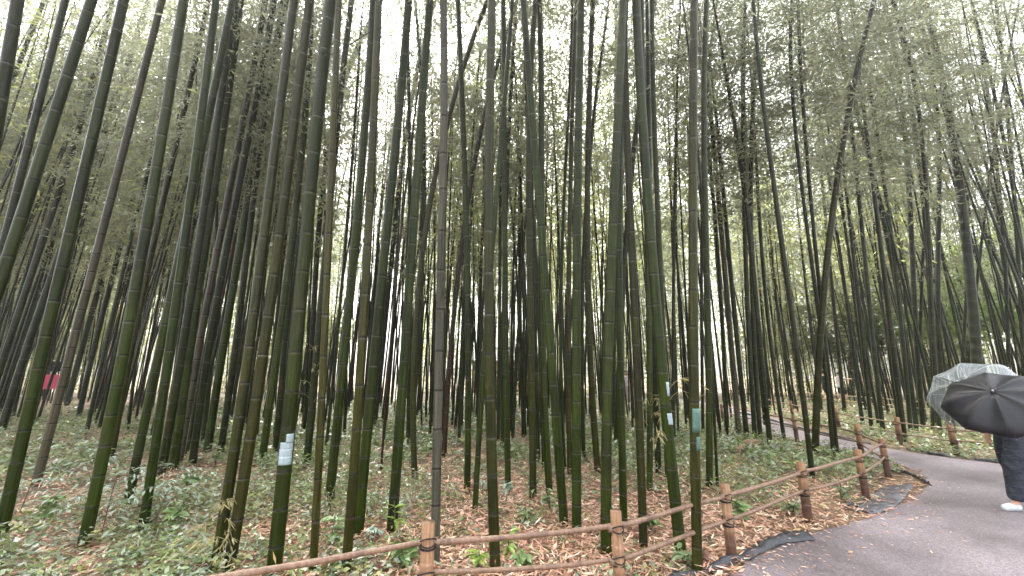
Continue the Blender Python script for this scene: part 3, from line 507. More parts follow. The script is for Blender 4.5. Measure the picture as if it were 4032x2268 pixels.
def poly_sheet(name, poly, z, mat):
    bm = bmesh.new(); vs = [bm.verts.new((float(p[0]), float(p[1]), z)) for p in poly]
    f = bm.faces.new(vs); bmesh.ops.triangulate(bm, faces=[f])
    bmesh.ops.recalc_face_normals(bm, faces=bm.faces)
    for f in bm.faces:
        if f.normal.z < 0: f.normal_flip()
    me = bpy.data.meshes.new(name); bm.to_mesh(me); bm.free()
    return link(name, me, None, mat)
g = [-600, -60, 60, 600]; gx = [-260., -120, -40, 0, 40, 120, 260]
GV = [(x, y, 0) for y in gx for x in gx]; n = len(gx)
GF = [[j * n + i, j * n + i + 1, (j + 1) * n + i + 1, (j + 1) * n + i] for j in range(n - 1) for i in range(n - 1)]
tag(link('ground', mesh_np('ground', GV, GF, mat=M_GROUND)), kind='structure')
tag(poly_sheet('path', PATH_S, 0.008, M_PATH), kind='structure')
tag(poly_sheet('path', FARPATH, 0.004, M_PATH), kind='structure')

def on_path(x, y): return in_poly(x, y, PATH_S) | in_poly(x, y, FARPATH)
def path_dist(x, y):
    L = np.vstack([inner_s, outer_s[:30]]); d = np.full(len(x), 1e9)
    for q in L: d = np.minimum(d, (x - q[0]) ** 2 + (y - q[1]) ** 2)
    return np.sqrt(d)
# value noise in world space for clumping
_vn = np.random.default_rng(11).random((256, 256))
def vnoise(x, y, s):
    x = np.asarray(x) / s + 100; y = np.asarray(y) / s + 100
    i = np.floor(x).astype(int); j = np.floor(y).astype(int); fx = x - i; fy = y - j
    fx = fx * fx * (3 - 2 * fx); fy = fy * fy * (3 - 2 * fy)
    g = lambda a, b: _vn[a % 256, b % 256]
    return (g(i, j) * (1 - fx) + g(i + 1, j) * fx) * (1 - fy) + (g(i, j + 1) * (1 - fx) + g(i + 1, j + 1) * fx) * fy
def scatter(n, rng, rmin=1.8, rmax=30, power=1.0, half=R(66)):
    a = rng.uniform(-half, half, n); r = rmin * (rmax / rmin) ** (rng.random(n) ** power)
    return r * np.sin(a), r * np.cos(a)
def smoothstep(a, b, x): t = np.clip((x - a) / (b - a), 0, 1); return t * t * (3 - 2 * t)

# green density of the forest floor: lush at left, in the far grove and in the patch before the path bend
def lush(x, y):
    d = 0.22 + 0.85 * smoothstep(-0.6, -2.2, x) + 0.95 * smoothstep(5.5, 10, y)
    d += 1.3 * np.exp(-(((x - 3.6) / 1.7) ** 2 + ((y - 7.4) / 1.6) ** 2))
    d -= 0.35 * np.exp(-(((x - 2.5) / 1.8) ** 2 + ((y - 4.2) / 1.0) ** 2))
    d *= np.clip(-0.25 + 2.6 * vnoise(x, y, 0.6) * (0.35 + vnoise(x, y, 1.9)), 0.05, 2)
    return np.clip(d, 0, 1)

# ---- dead leaves
rl = np.random.default_rng(21)
x, y = scatter(165000, rl, 1.9, 26, 1.0)
bx = np.array([c['base'][:2] for c in CULM.values() if np.linalg.norm(c['base'][:2]) < 10]); q_ = np.repeat(bx, 55, axis=0) + rl.normal(0, 0.13, (len(bx) * 55, 2))
x = np.concatenate([x, q_[:, 0]]); y = np.concatenate([y, q_[:, 1]]); heap = np.arange(len(x)) >= len(x) - len(q_)
dp = path_dist(x, y); op = on_path(x, y)
keep = np.where(op, rl.random(len(x)) < 0.006 + 0.45 * np.exp(-dp / 0.22), rl.random(len(x)) < 1.0 - 0.45 * lush(x, y))
x, y, op, heap = x[keep], y[keep], op[keep], heap[keep]; n = len(x)
az = rl.uniform(0, 2 * math.pi, n); tilt = rl.normal(0.08, 0.22, n) * np.where(op, 0.25, 1)
D = np.stack([np.cos(az), np.sin(az), tilt], 1)
roll = np.stack([rl.normal(0, 0.35, n), rl.normal(0, 0.35, n), np.ones(n)], 1)
Z = np.where(op, 0.014, 0.008 + rl.random(n) ** 2 * np.where(heap, 0.11, 0.05))
ln = rl.uniform(0.05, 0.125, n) * np.where(op, 0.5, 1.0); wd = rl.uniform(0.009, 0.019, n) * np.where(op, .7, 1.) * np.where(rl.random(n) < 0.06, 2.2, 1)
Q = leaf_quads(np.stack([x, y, Z], 1), D, ln, wd, roll)
Q[:, :, 2] = np.maximum(Q[:, :, 2], 0.011)
pal = np.array([(0.56, 0.32, 0.19), (0.46, 0.24, 0.145), (0.64, 0.42, 0.28), (0.28, 0.125, 0.07), (0.13, 0.06, 0.035), (0.72, 0.55, 0.40), (0.52, 0.26, 0.18), (0.42, 0.27, 0.11)])
c = np.minimum(pal[rl.choice(8, n, p=[.24, .2, .18, .11, .06, .09, .09, .03])] * np.array([1.05, 1.07, 1.12]) * rl.uniform(0.75, 1.2, (n, 1)), 0.8)
me = mesh_np('leaf_litter', Q.reshape(-1, 3), np.arange(n * 4).reshape(n, 4), smooth=False, mat=M_LITTER, col=c)
tag(link('leaf_litter', me), 'dry tan bamboo leaves covering the forest floor', 'leaf litter', kind='stuff')

# ---- low green ground cover
x, y = scatter(40000, rl, 1.9, 27, 0.95); x2, y2 = scatter(17000, rl, 7.5, 29, 0.7); big = np.concatenate([np.ones(len(x)), np.full(len(x2), 1.75)]); x = np.concatenate([x, x2]); y = np.concatenate([y, y2])
L = lush(x, y); keep = (rl.random(len(x)) < L * 0.8) & ~on_path(x, y) & (path_dist(x, y) > 0.25)
x, y, L, big = x[keep], y[keep], L[keep], big[keep]; m = len(x)
hgt = rl.uniform(0.04, 0.17, m) * (0.55 + 0.9 * L); k = 9
tone = np.array([(0.13, 0.175, 0.055), (0.17, 0.215, 0.085), (0.11, 0.15, 0.07), (0.22, 0.23, 0.08), (0.19, 0.235, 0.16), (0.27, 0.30, 0.22)])
pc = tone[rl.choice(6, m, p=[.22, .22, .12, .12, .19, .13])] * rl.uniform(0.85, 1.4, (m, 1))
rep = lambda a: np.repeat(a, k, axis=0)
az = rl.uniform(0, 2 * math.pi, m * k); rad = rl.uniform(0.0, 0.09, m * k)
p = np.stack([rep(x) + np.cos(az) * rad, rep(y) + np.sin(az) * rad, rep(hgt) * rl.uniform(0.25, 1.0, m * k) + 0.015], 1)
D = np.stack([np.cos(az), np.sin(az), rl.normal(0.05, 0.4, m * k)], 1)
roll = np.stack([rl.normal(0, 0.4, m * k), rl.normal(0, 0.4, m * k), np.ones(m * k)], 1)
ln = rl.uniform(0.028, 0.08, m * k) * rep(big); narrow = rep((rl.random(m) < 0.3)[:, None])[:, 0]
Q = leaf_quads(p, D, ln * np.where(narrow, 1.4, 1), ln * np.where(narrow, 0.2, 0.48), roll); Q[:, :, 2] = np.maximum(Q[:, :, 2], 0.012)
me = mesh_np('ground_cover', Q.reshape(-1, 3), np.arange(m * k * 4).reshape(-1, 4), smooth=False, mat=M_PLANT, col=rep(pc) * rl.uniform(0.85, 1.15, (m * k, 1)))
tag(link('ground_cover', me), 'low green seedlings and creepers on the forest floor', 'ground cover', kind='stuff')

# the canopy is thin along two openings: one ahead to the left, one at the far right
def open_air(x, y): return abs(x + 0.37 * y) < 0.075 * y + 0.6 or 1.15 * y < x < 1.6 * y
# ------------------------------------------------------------------ slender culms farther back (copies of a few)
rb = np.random.default_rng(77)
STEMS = []
for i in range(7):
    Ht = 14.5; b1 = rb.normal(0, 0.0028, 2); r0 = rb.uniform(0.036, 0.052)
    nodes = make_nodes(Ht, rb, 1.0)
    Z, Rr, Vv = culm_profile(None, nodes, lambda z: max(0.006, r0 * (1 - 0.62 * max(0, z) / Ht - 0.3 * max(0, (z - 9) / 6))), False)
    C = np.stack([b1[0] * Z ** 2, b1[1] * Z ** 2, Z], 1)
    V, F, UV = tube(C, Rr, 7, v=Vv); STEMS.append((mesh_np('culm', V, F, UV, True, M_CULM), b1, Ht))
taken = [c['base'][:2] for c in CULM.values()]
NFILL = 185; made = 0; tries = 0
FILL_LABEL = 'slender dark bamboo lost among its many likes far back in the grove'
while made < NFILL and tries < 20000:
    tries += 1
    Y = rb.uniform(9.0, 25.5); X = (rb.uniform(-1.6, 1.45) if made < 125 else rb.uniform(-1.6, -0.25)) * Y
    if on_path(np.array([X]), np.array([Y]))[0] or (X > 6.0 and Y < 11): continue
    if min((X - a) ** 2 + (Y - b) ** 2 for a, b in taken) < 0.45 ** 2: continue
    if path_dist(np.array([X]), np.array([Y]))[0] < 0.4 or (abs(X + 1.10 * Y) < 0.9 and Y < 20) or (abs(X - 0.825 * Y) < 0.7 and 8 < Y < 19.5): continue
    taken.append((X, Y)); me, b1, Ht = STEMS[made % 7]
    root = tag(empty('bamboo', (X, Y, 0), rb.uniform(0, 6.28)), FILL_LABEL, 'bamboo', 'slender bamboo culms far back in the grove')
    lean = rb.normal(0, 0.038, 2); root.rotation_euler = (lean[0], lean[1], rb.uniform(0, 6.28))
    s = rb.uniform(0.8, 1.15); root.scale = (s, s, rb.uniform(0.95, 1.2))
    o = link('culm', me, root); t = np.array(TINT['d' if rb.random() < 0.7 else ('b' if rb.random() < .7 else 'r')]) * rb.uniform(0.8, 1.2); o.color = (*t, 1)
    zc = Ht * rb.uniform(0.28, 0.42); a = np.array([b1[0] * zc ** 2, b1[1] * zc ** 2, zc]); e = np.array([b1[0] * Ht ** 2, b1[1] * Ht ** 2, Ht])
    add_crown(root, a, e - a, np.linalg.norm(e - a), rb, 1.15, open_air(X, Y))
    made += 1

# ---- the grove beyond reads as one mass: culms and leaves together; another mass stands across the path behind the camera
def thicket(spots, label, seed):
    mb = MB(); rt_ = np.random.default_rng(seed); LP = []; LD = []
    for X, Y, m, lowf in spots:
        Ht = rt_.uniform(12, 18); b = rt_.normal(0, 0.035, 2); q = rt_.normal(0, 0.003, 2)
        z = np.linspace(0, Ht, 7)[:, None]; P = np.hstack([X + b[0] * z + q[0] * z ** 2, Y + b[1] * z + q[1] * z ** 2, z])
        mb.tube(P, np.linspace(rt_.uniform(.026, .045), 0.009, 7), 6, v=np.linspace(0, Ht / 0.36, 7), cap=False)
        zz = np.where(rt_.random(m) < lowf, 0.2 + 2.2 * rt_.random(m), Ht * ((0.17 if lowf else 0.4) + (0.83 if lowf else 0.6) * rt_.random(m)))
        az = rt_.uniform(0, 6.28, m); rr = np.abs(rt_.normal(0, 0.75, m)) * (0.5 + 0.7 * np.sin(np.pi * zz / Ht))
        cl = (rt_.random((40, 3)) - 0.5) * 0.9; ci = rt_.integers(0, 40, m)
        LP.append(np.stack([X + b[0] * zz + q[0] * zz ** 2 + np.cos(az) * rr, Y + b[1] * zz + q[1] * zz ** 2 + np.sin(az) * rr, zz], 1) + cl[ci])
        LD.append(np.stack([np.cos(az), np.sin(az), rt_.normal(-0.4, 0.5, m)], 1))
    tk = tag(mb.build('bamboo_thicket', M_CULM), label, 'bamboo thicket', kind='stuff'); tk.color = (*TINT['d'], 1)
    LP = np.vstack(LP); LD = np.vstack(LD); m = len(LP)
    lq = leaf_quads(LP, LD + rt_.normal(0, 0.3, (m, 3)), rt_.uniform(0.18, 0.30, m), rt_.uniform(0.04, 0.06, m), rng=rt_)
    fo = link('foliage', mesh_np('foliage', lq.reshape(-1, 3), np.arange(m * 4).reshape(m, 4), smooth=False, mat=M_LEAFY), tk); fo['kind'] = 'stuff'
rt0 = np.random.default_rng(5); spots = []; tkn = np.array(taken)
while len(spots) < 640:
    Y = rt0.uniform(9.5, 25.5); X = rt0.uniform(-1.7, 1.6) * Y; a_ = np.array([X]); b_ = np.array([Y])
    if on_path(a_, b_)[0] or path_dist(a_, b_)[0] < 0.5 or (6.0 < X < 7.2 and Y < 22) or np.min((tkn[:, 0] - X) ** 2 + (tkn[:, 1] - Y) ** 2) < 0.09: continue
    if abs(X - 0.825 * Y) < 0.7 and 8 < Y < 19.5 or (abs(X + 1.10 * Y) < 0.9 and Y < 20) or (X - 15.9) ** 2 + (Y - 19.4) ** 2 < 1.4: continue
    spots.append((X, Y, 40 if open_air(X, Y) else 290, 0))
while len(spots) < 1050:
    Y = rt0.uniform(25.5, 37); X = rt0.uniform(-1.6, 1.5) * Y
    if in_poly([X], [Y], FARPATH)[0] or (29.5 < Y < 35 and -3.4 < X < 2.6): continue
    spots.append((X, Y, int(rt0.integers(1500, 2200) * (0.25 if open_air(X, Y) else 1.0)), 0.08))
thicket(spots, 'dense far wall of bamboo and leaves behind the grove', 6)
# ------------------------------------------------------------------ fences
def bamboo_wood(name, c0, c1, dark, foot=0.3):
    m, nt, b = new_mat(name)
    uv = N(nt, 'ShaderNodeUVMap'); sep = N(nt, 'ShaderNodeSeparateXYZ'); nt.links.new(uv.outputs[0], sep.inputs[0])
    tc = N(nt, 'ShaderNodeTexCoord'); P = tc.outputs['Object']
    st = noise(nt, mapped(nt, P, (60, 60, 2.5)), 1.0, 5, 0.6); bl = noise(nt, P, 7, 5, 0.65)
    col = ramp(nt, st, [(0.3, c0), (0.7, c1)])
    wet = math_(nt, 'ADD', sep.outputs[1], math_(nt, 'MULTIPLY', math_(nt, 'SUBTRACT', bl, 0.5), 0.35))
    col = mixc(nt, ramp(nt, wet, [(foot * 0.55, (0.9, 0.9, 0.9)), (foot * 1.25, (0, 0, 0))]), col, dark)
    col = mixc(nt, ramp(nt, bl, [(0.52, (0, 0, 0)), (0.7, (0.75, 0.75, 0.75))]), col, dark)
    nt.links.new(col, b.inputs['Base Color']); b.inputs['Roughness'].default_value = 0.5
    bump(nt, b, st, 0.3, 0.004); return m
M_POST = bamboo_wood('dry_bamboo_post', (0.20, 0.105, 0.055), (0.45, 0.28, 0.16), (0.075, 0.035, 0.02), 0.22)
M_POSTD = bamboo_wood('stained_bamboo_post', (0.22, 0.11, 0.055), (0.42, 0.25, 0.13), (0.05, 0.022, 0.014), 0.38)
M_RAIL = bamboo_wood('bamboo_rail', (0.12, 0.066, 0.042), (0.28, 0.175, 0.11), (0.065, 0.036, 0.024), 0.0)
M_RAILG = bamboo_wood('pale_bamboo_rail', (0.25, 0.20, 0.09), (0.42, 0.34, 0.17), (0.12, 0.09, 0.04), 0.0)
M_TWINE = simple('black_twine', (0.012, 0.010, 0.010), 0.8, 0.3, 90)
M_HOLLOW = simple('hollow_bamboo_inside', (0.03, 0.016, 0.01), 0.8, 0.3, 30)

def ring(mb, c, r, tw, tilt, az, n=14):
    th = np.linspace(0, 2 * math.pi, n + 1); P = np.stack([np.cos(th) * r, np.sin(th) * r, np.zeros(n + 1)], 1)
    Rm = np.array(Matrix.Rotation(az, 3, 'Z') @ Matrix.Rotation(tilt, 3, 'X')); mb.tube(P @ Rm.T + c, tw, 5, cap=False)
def post(fence, org, xy, h, r, rails, rng, mat, facing):
    rel = np.array([xy[0] - org[0], xy[1] - org[1], 0.0]); mb = MB()
    lean = rng.normal(0, 0.012, 2); zz = []; rr = []; k = rng.uniform(0.10, 0.2); nd = [k, k + 0.24, k + 0.47]
    for a in nd:
        if a > h - 0.03: continue
        zz += [a - 0.012, a, a + 0.007, a + 0.014]; rr += [r, r * 1.07, r * 0.97, r * 1.0]
    zz = np.array([-0.08] + zz + [h]); rr = np.array([r] + rr + [r * 0.98])
    C = np.stack([zz * lean[0], zz * lean[1], zz], 1)
    mb.tube(C, rr, 16, v=zz, cap=False)
    # hollow cut top: rim and inner wall
    top = C[-1]; mb.tube([top, top + [0, 0, 0.0005], top + [0, 0, -0.001], top + [0, 0, -0.06]], [r * 0.98, r * 0.9, r * 0.8, r * 0.78], 16, v=[h, h, 0.0, 0.0], cap=True, up=(1, 0, 0))
    o = mb.build('post', mat, fence); o.location = tuple(rel)
    for z in rails:
        lb = MB()
        for t in (-0.5, 0.5): ring(lb, np.array([0, 0, z]) + [lean[0] * z, lean[1] * z, 0], r * 1.22, 0.0045, t, facing)
        ring(lb, np.array([0, 0, z - 0.035]), r * 1.06, 0.0045, 0.05, facing); ring(lb, np.array([0, 0, z - 0.044]), r * 1.06, 0.004, -0.04, facing)
        lb.build('lashing', M_TWINE, o)
    return o
def rail(fence, org, a, b, r0, r1, rng, mat, sag=0.0, ext=0.06):
    a = np.asarray(a, float) - [*org, 0]; b = np.asarray(b, float) - [*org, 0]
    d = b - a; L = np.linalg.norm(d); d = d / L; a = a - d * ext; b = b + d * ext; L += 2 * ext
    n = max(10, int(L / 0.06)); t = np.linspace(0, 1, n); P = a + (b - a) * t[:, None]
    P[:, 2] += -sag * 4 * t * (1 - t) + np.interp(t * L, np.arange(0, L + 0.6, 0.5), rng.normal(0, 0.006, len(np.arange(0, L + 0.6, 0.5))))
    rr = r0 + (r1 - r0) * t; ph = rng.uniform(0, 0.3)
    k = ((t * L + ph) % 0.30); rr = rr * (1 + 0.16 * np.exp(-((k - 0.15) / 0.02) ** 2))
    mb = MB(); mb.tube(P, rr, 9, v=t * L + 1.0); return mb.build('rail', mat, fence)
def fence_run(pts, label, h, rp, heights, rails_r, seed, mats, hs=None, spans=None, pm=None):
    rng = np.random.default_rng(seed); org = np.array(pts[len(pts) // 2], float)
    f = tag(empty('bamboo_fence', (org[0], org[1], 0)), label, 'fence')
    for i, p in enumerate(pts):
        q = np.array(pts[min(i + 1, len(pts) - 1)]) - np.array(pts[max(0, i - 1)]); az = math.atan2(q[1], q[0])
        post(f, org, p, (hs[i] if hs else h) , rp * rng.uniform(0.92, 1.08), heights, rng, pm[i] if pm else mats[0], az)
        if i + 1 < len(pts):
            nrm = np.array([q[1], -q[0]]) / np.linalg.norm(q)
            for j, z in enumerate(heights):
                off = nrm * 0.0
                d0 = np.array([*(np.array(pts[i]) + off), z + rng.normal(0, 0.008)]); d1 = np.array([*(np.array(pts[i + 1]) + off), z + rng.normal(0, 0.008)])
                rail(f, org, d0, d1, rails_r[j] * rng.uniform(0.9, 1.1), rails_r[j] * rng.uniform(0.75, 0.95), rng, mats[1], sag=rng.uniform(-0.012, 0.02), ext=0.07)
    return f
npst = len(FENCE_PTS)
fence_run(FENCE_PTS, 'low brown two rail bamboo fence along the path, bending at the corner', 0.6, 0.042, (0.50, 0.31), (0.0185, 0.0165), 4,
          (M_POST, M_RAIL), hs=[0.6, 0.6, 0.61, 0.61, 0.6, 0.6, 0.6, 0.57, 0.64, 0.58, 0.58, 0.58], pm=[M_POST, M_POST, M_POST, M_POST, M_POST, M_POSTD, M_POSTD, M_POSTD, M_POSTD, M_POSTD, M_POSTD, M_POSTD])
fence_run([(10.9, 17.9), (9.95, 14.3), (9.1, 11.3), (8.55, 9.0), (8.6, 7.95), (9.4, 7.15), (11.2, 6.55)], 'low dark railed fence on the far verge of the path, passing behind the umbrellas', 0.6, 0.05, (0.48, 0.27), (0.016, 0.015), 9, (M_POSTD, M_RAIL))
fence_run([(-28, 25.9), (-22, 26.1), (-16, 26.3), (-10, 26.5), (-4, 26.6), (1, 25.8), (6.2, 23.5)], 'far pale railed fence running across the back of the grove', 0.6, 0.05, (0.55, 0.3), (0.03, 0.028), 14, (M_POST, M_RAILG))
fence_run([(13.2, 24), (15.8, 20.4), (15.4, 16.6), (14.6, 13.7), (15.4, 11.0)], 'pale railed fence between the two walkers and the leaning culms at right', 0.6, 0.05, (0.55, 0.3), (0.024, 0.022), 15, (M_POST, M_RAILG))

# ------------------------------------------------------------------ tape on culms
M_TAPE = simple('silver_tape', (0.29, 0.36, 0.38), 0.42, 0.12, 60)
M_TAPEG = simple('faded_green_tape', (0.06, 0.125, 0.10), 0.5, 0.3, 25)
def tape(cid, y0, y1, a0, a1, mat, label, x_mid, n=12, k=1.02):
    """patch wrapped on a culm between photo rows y0 (top) and y1, angles measured from the side facing the path"""
    c = CULM[cid]; zs = [on_plane(x_mid, yy, c['p0'])[2] for yy in (y1, y0)]
    z = np.linspace(zs[0], zs[1], 5); C = c['axis'](z) - c['base']; th = np.radians(np.linspace(a0, a1, n))
    f = -c['base'][:2] / np.linalg.norm(c['base'][:2]); f = np.array([f[0], f[1], 0]); s = np.array([-f[1], f[0], 0])
    V = []
    for i in range(5):
        r = c['rfun'](z[i]) * k * 1.03 + 0.0012
        V += [C[i] + r * (f * math.cos(t) + s * math.sin(t)) for t in th]
    F = [[i * n + j, i * n + j + 1, (i + 1) * n + j + 1, (i + 1) * n + j] for i in range(4) for j in range(n - 1)]
    o = link('tape', mesh_np('tape', V, F, mat=mat), c['root']); m = o.modifiers.new('thick', 'SOLIDIFY'); m.thickness = 0.0015; m.offset = 1
    return o
yb2 = lambda y: 1300 + y / 1.4969
tape('HH', yb2(605), yb2(658), -8, 52, M_TAPE, None, 800 + 520 / 1.4975, k=1.015)
tape('HH', yb2(655), yb2(698), -52, 52, M_TAPE, None, 800 + 500 / 1.4975, k=1.0)
tape('HH', yb2(694), yb2(740), -56, 50, M_TAPE, None, 800 + 500 / 1.4975, k=1.02)
tape('HH', yb2(736), yb2(787), -54, 50, M_TAPE, None, 800 + 495 / 1.4975, k=1.04)
tape('GG', yb2(305), yb2(388), 28, 62, M_TAPE, None, 2400 + 343 / 1.4975)
tape('GG', yb2(488), yb2(522), 8, 66, M_TAPE, None, 2400 + 347 / 1.4975, k=1.02)
tape('GG', yb2(518), yb2(555), 14, 70, M_TAPE, None, 2400 + 350 / 1.4975)
tape('XK', yb2(460), yb2(600), -25, 85, M_TAPEG, None, 2400 + 510 / 1.4975)
tape('XK', yb2(625), yb2(705), 15, 80, M_TAPEG, None, 2400 + 515 / 1.4975)

# ------------------------------------------------------------------ seedlings worth pointing at
def seedling(px, py, h, kind, label, seed, nleaf=22, spread=0.22):
    p = ground(px, py); rng = np.random.default_rng(seed)
    root = tag(empty('seedling', p), label, 'plant', 'seedlings on the forest floor')
    st = MB(); P = []; D = []; Lw = []; RL = []
    nst = 1 if kind != 'bush' else 4
    for s in range(nst):
        az0 = rng.uniform(0, 6.28); b = rng.uniform(0.05, 0.3) * (1 if nst == 1 else 1.8)
        t = np.linspace(0, 1, 7)[:, None]; C = np.array([math.cos(az0), math.sin(az0), 0]) * b * h * t ** 1.6 + np.array([0, 0, 1.0]) * h * t * (1 if s == 0 else rng.uniform(.55, .95))
        st.tube(C, np.linspace(0.006, 0.003, 7), 6)
        nf = max(4, nleaf // (4 if kind == 'ferny' else nst * 2))
        for i in range(nf):
            f = rng.uniform(0.35, 1.0); q = np.array([np.interp(f, t[:, 0], C[:, a]) for a in range(3)]); az = i * 2.4 + rng.normal(0, .3)
            if kind == 'ferny':    # a feather of narrow leaflets on each side twig
                ln = spread * rng.uniform(0.8, 1.3); u = np.array([math.cos(az), math.sin(az), 0]); tt = np.linspace(0, 1, 6)[:, None]
                tw = q + u * ln * tt + np.array([0, 0, 1.0]) * ln * (0.45 * tt - 0.6 * tt ** 2); st.tube(tw, 0.002, 4)
                w = np.array([-u[1], u[0], 0])
                for j in range(1, 6):
                    for sg in (-1, 1):
                        P.append(tw[j]); D.append(u * 0.7 + w * sg + [0, 0, -0.25]); Lw.append((rng.uniform(0.07, 0.10), rng.uniform(0.018, 0.026))); RL.append((rng.normal(0, .25), rng.normal(0, .25), 1))
            else:
                for j in range(2):
                    a2 = az + rng.normal(0, .5); u = np.array([math.cos(a2), math.sin(a2), rng.uniform(-0.35, 0.35)])
                    P.append(q); D.append(u); wv = 0.55 if kind == 'broad' else 0.34; l = rng.uniform(0.08, 0.13) * (spread / 0.22); Lw.append((l, l * wv)); RL.append((rng.normal(0, .3), rng.normal(0, .3), 1))
    P = np.array(P); D = np.array(D); Lw = np.array(Lw)
    # every leaf is folded along its midrib
    d = unit(D); s = unit(np.cross(d, np.array(RL))); up = np.cross(s, d); l = Lw[:, :1]; w = Lw[:, 1:]
    tip = P + d * l - np.array([0, 0, .18]) * l; m1 = P + d * l * 0.35; m2 = P + d * l * 0.7 - np.array([0, 0, .05]) * l
    Q = []
    for sg in (-1, 1):
        e1 = m1 + s * sg * w * .5 + up * w * .12; e2 = m2 + s * sg * w * .36 + up * w * .1
        Q.append(np.stack([P, m1, e1, e1], 1)[:, [0, 1, 2, 2]]); Q.append(np.stack([m1, m2, e2, e1], 1)); Q.append(np.stack([m2, tip, e2, e2], 1))
    TV = np.vstack([q for q in Q if True])
    F4 = np.arange(len(TV) * 4).reshape(-1, 4)
    # turn the collapsed quads into clean ones by nudging the doubled corner
    TV = TV.copy(); same = np.all(np.isclose(TV[:, 2], TV[:, 3]), axis=1); TV[same, 3] = TV[same, 2] * 0.9 + TV[same, 0] * 0.1
    tone = {'ferny': (0.20, 0.26, 0.19), 'broad': (0.14, 0.205, 0.075), 'lime': (0.20, 0.28, 0.06), 'bush': (0.16, 0.21, 0.10), 'grey': (0.26, 0.32, 0.25)}[kind]
    c = np.array(tone) * rng.uniform(1.0, 1.5, (len(TV), 1))
    st.build('stem', M_STEM, root)
    link('leaves', mesh_np('leaves', TV.reshape(-1, 3), F4, smooth=False, mat=M_PLANT, col=c), root)
    return root
M_STEM = simple('green_brown_stem', (0.09, 0.075, 0.04), 0.6, 0.3, 30)
bt = lambda i, x, y: (800 * i + x / 1.4975, 1300 + y / 1.4969)
for i, (q, h, kind, nl, sp, lab) in enumerate([
    (bt(0, 600, 1200), 0.42, 'ferny', 30, 0.26, 'tall ferny grey green seedling right of the lower left culm foot'),
    (bt(0, 545, 1130), 0.50, 'ferny', 26, 0.24, 'ferny dark seedling screening the lower left thick culm'),
    (bt(0, 900, 1190), 0.45, 'ferny', 30, 0.24, 'feathery seedling with bright tips left of the reddest leaf patch'),
    (bt(0, 815, 1120), 0.48, 'ferny', 24, 0.22, 'bluish feathery seedling in front of two thin feet'),
    (bt(0, 1010, 1200), 0.22, 'broad', 16, 0.24, 'small bright green seedling on red leaves right of the feathery ones'),
    (bt(0, 120, 1080), 0.34, 'ferny', 26, 0.24, 'leafy seedling beside the foot of the left edge culm'),
    (bt(0, 250, 1160), 0.26, 'broad', 20, 0.24, 'broad green seedling left of the lower left thick culm'),
    (bt(0, 1110, 960), 0.26, 'broad', 20, 0.26, 'broad leafed seedling left of the twin culms'),
    (bt(1, 70, 800), 0.34, 'bush', 40, 0.22, 'low dark bush at the feet of the left culm cluster'),
    (bt(1, 340, 830), 0.26, 'bush', 32, 0.2, 'low bush at the foot of the slim culm left of the silver tape'),
    (bt(1, 750, 1290), 0.24, 'broad', 16, 0.32, 'heart leafed seedling between the mottled and dark brown culms'),
    (bt(1, 1130, 1230), 0.30, 'lime', 10, 0.26, 'lime green sprout with drooping leaves at a culm foot'),
    (bt(1, 1000, 1255), 0.14, 'grey', 18, 0.22, 'grey leafed seedling behind the hollow stump'),
    (bt(1, 1170, 1400), 0.16, 'broad', 12, 0.36, 'big soft leaf plant between the hollow stump and the post'),
    (bt(2, 40, 1340), 0.16, 'broad', 14, 0.30, 'bright green plant left of the nearest fence post'),
    (bt(2, 600, 1330), 0.17, 'lime', 16, 0.3, 'light green plant touching the tall culm between the rails'),
    (bt(2, 420, 1430), 0.13, 'lime', 12, 0.34, 'pale green plant under the lower rail right of the first post'),
    (bt(2, 690, 1420), 0.12, 'broad', 12, 0.3, 'small plant right of the tall culm under the lower rail'),
    (bt(2, 590, 1040), 0.26, 'grey', 22, 0.22, 'grey green seedling right of the tall culm above the rail'),
    (bt(2, 745, 990), 0.30, 'bush', 30, 0.2, 'bushy seedlings around a culm foot in mid grove'),
    (bt(2, 850, 1080), 0.30, 'bush', 32, 0.22, 'bushy seedling with one big pale leaf left of the leaning culm'),
    (bt(2, 450, 1000), 0.24, 'grey', 18, 0.2, 'pale seedling between two slim culms and the tall one'),
    (bt(2, 700, 1160), 0.16, 'bush', 30, 0.22, 'creeping green patch above the rail in mid fence'),
    (bt(3, 230, 1200), 0.16, 'broad', 18, 0.26, 'leafy plant between the rails left of the leaning taped culm'),
    (bt(3, 450, 1410), 0.14, 'bush', 26, 0.2, 'dark leafy clump at the foot of the green taped culm'),
    (bt(3, 760, 1110), 0.14, 'broad', 16, 0.24, 'leafy plant just right of the third post'),
    (bt(3, 1080, 1090), 0.2, 'bush', 26, 0.22, 'leafy clump left of the fourth post'),
    (bt(4, 170, 1000), 0.24, 'bush', 30, 0.2, 'dark bush at the edge of the leaves left of the fifth post')]):
    seedling(*q, h * (1.25 if kind == 'ferny' else 1.1), kind, lab, 900 + i, int(nl * 1.4), sp * (1.3 if kind == 'ferny' else (.8 if sp > .27 else 1.)))

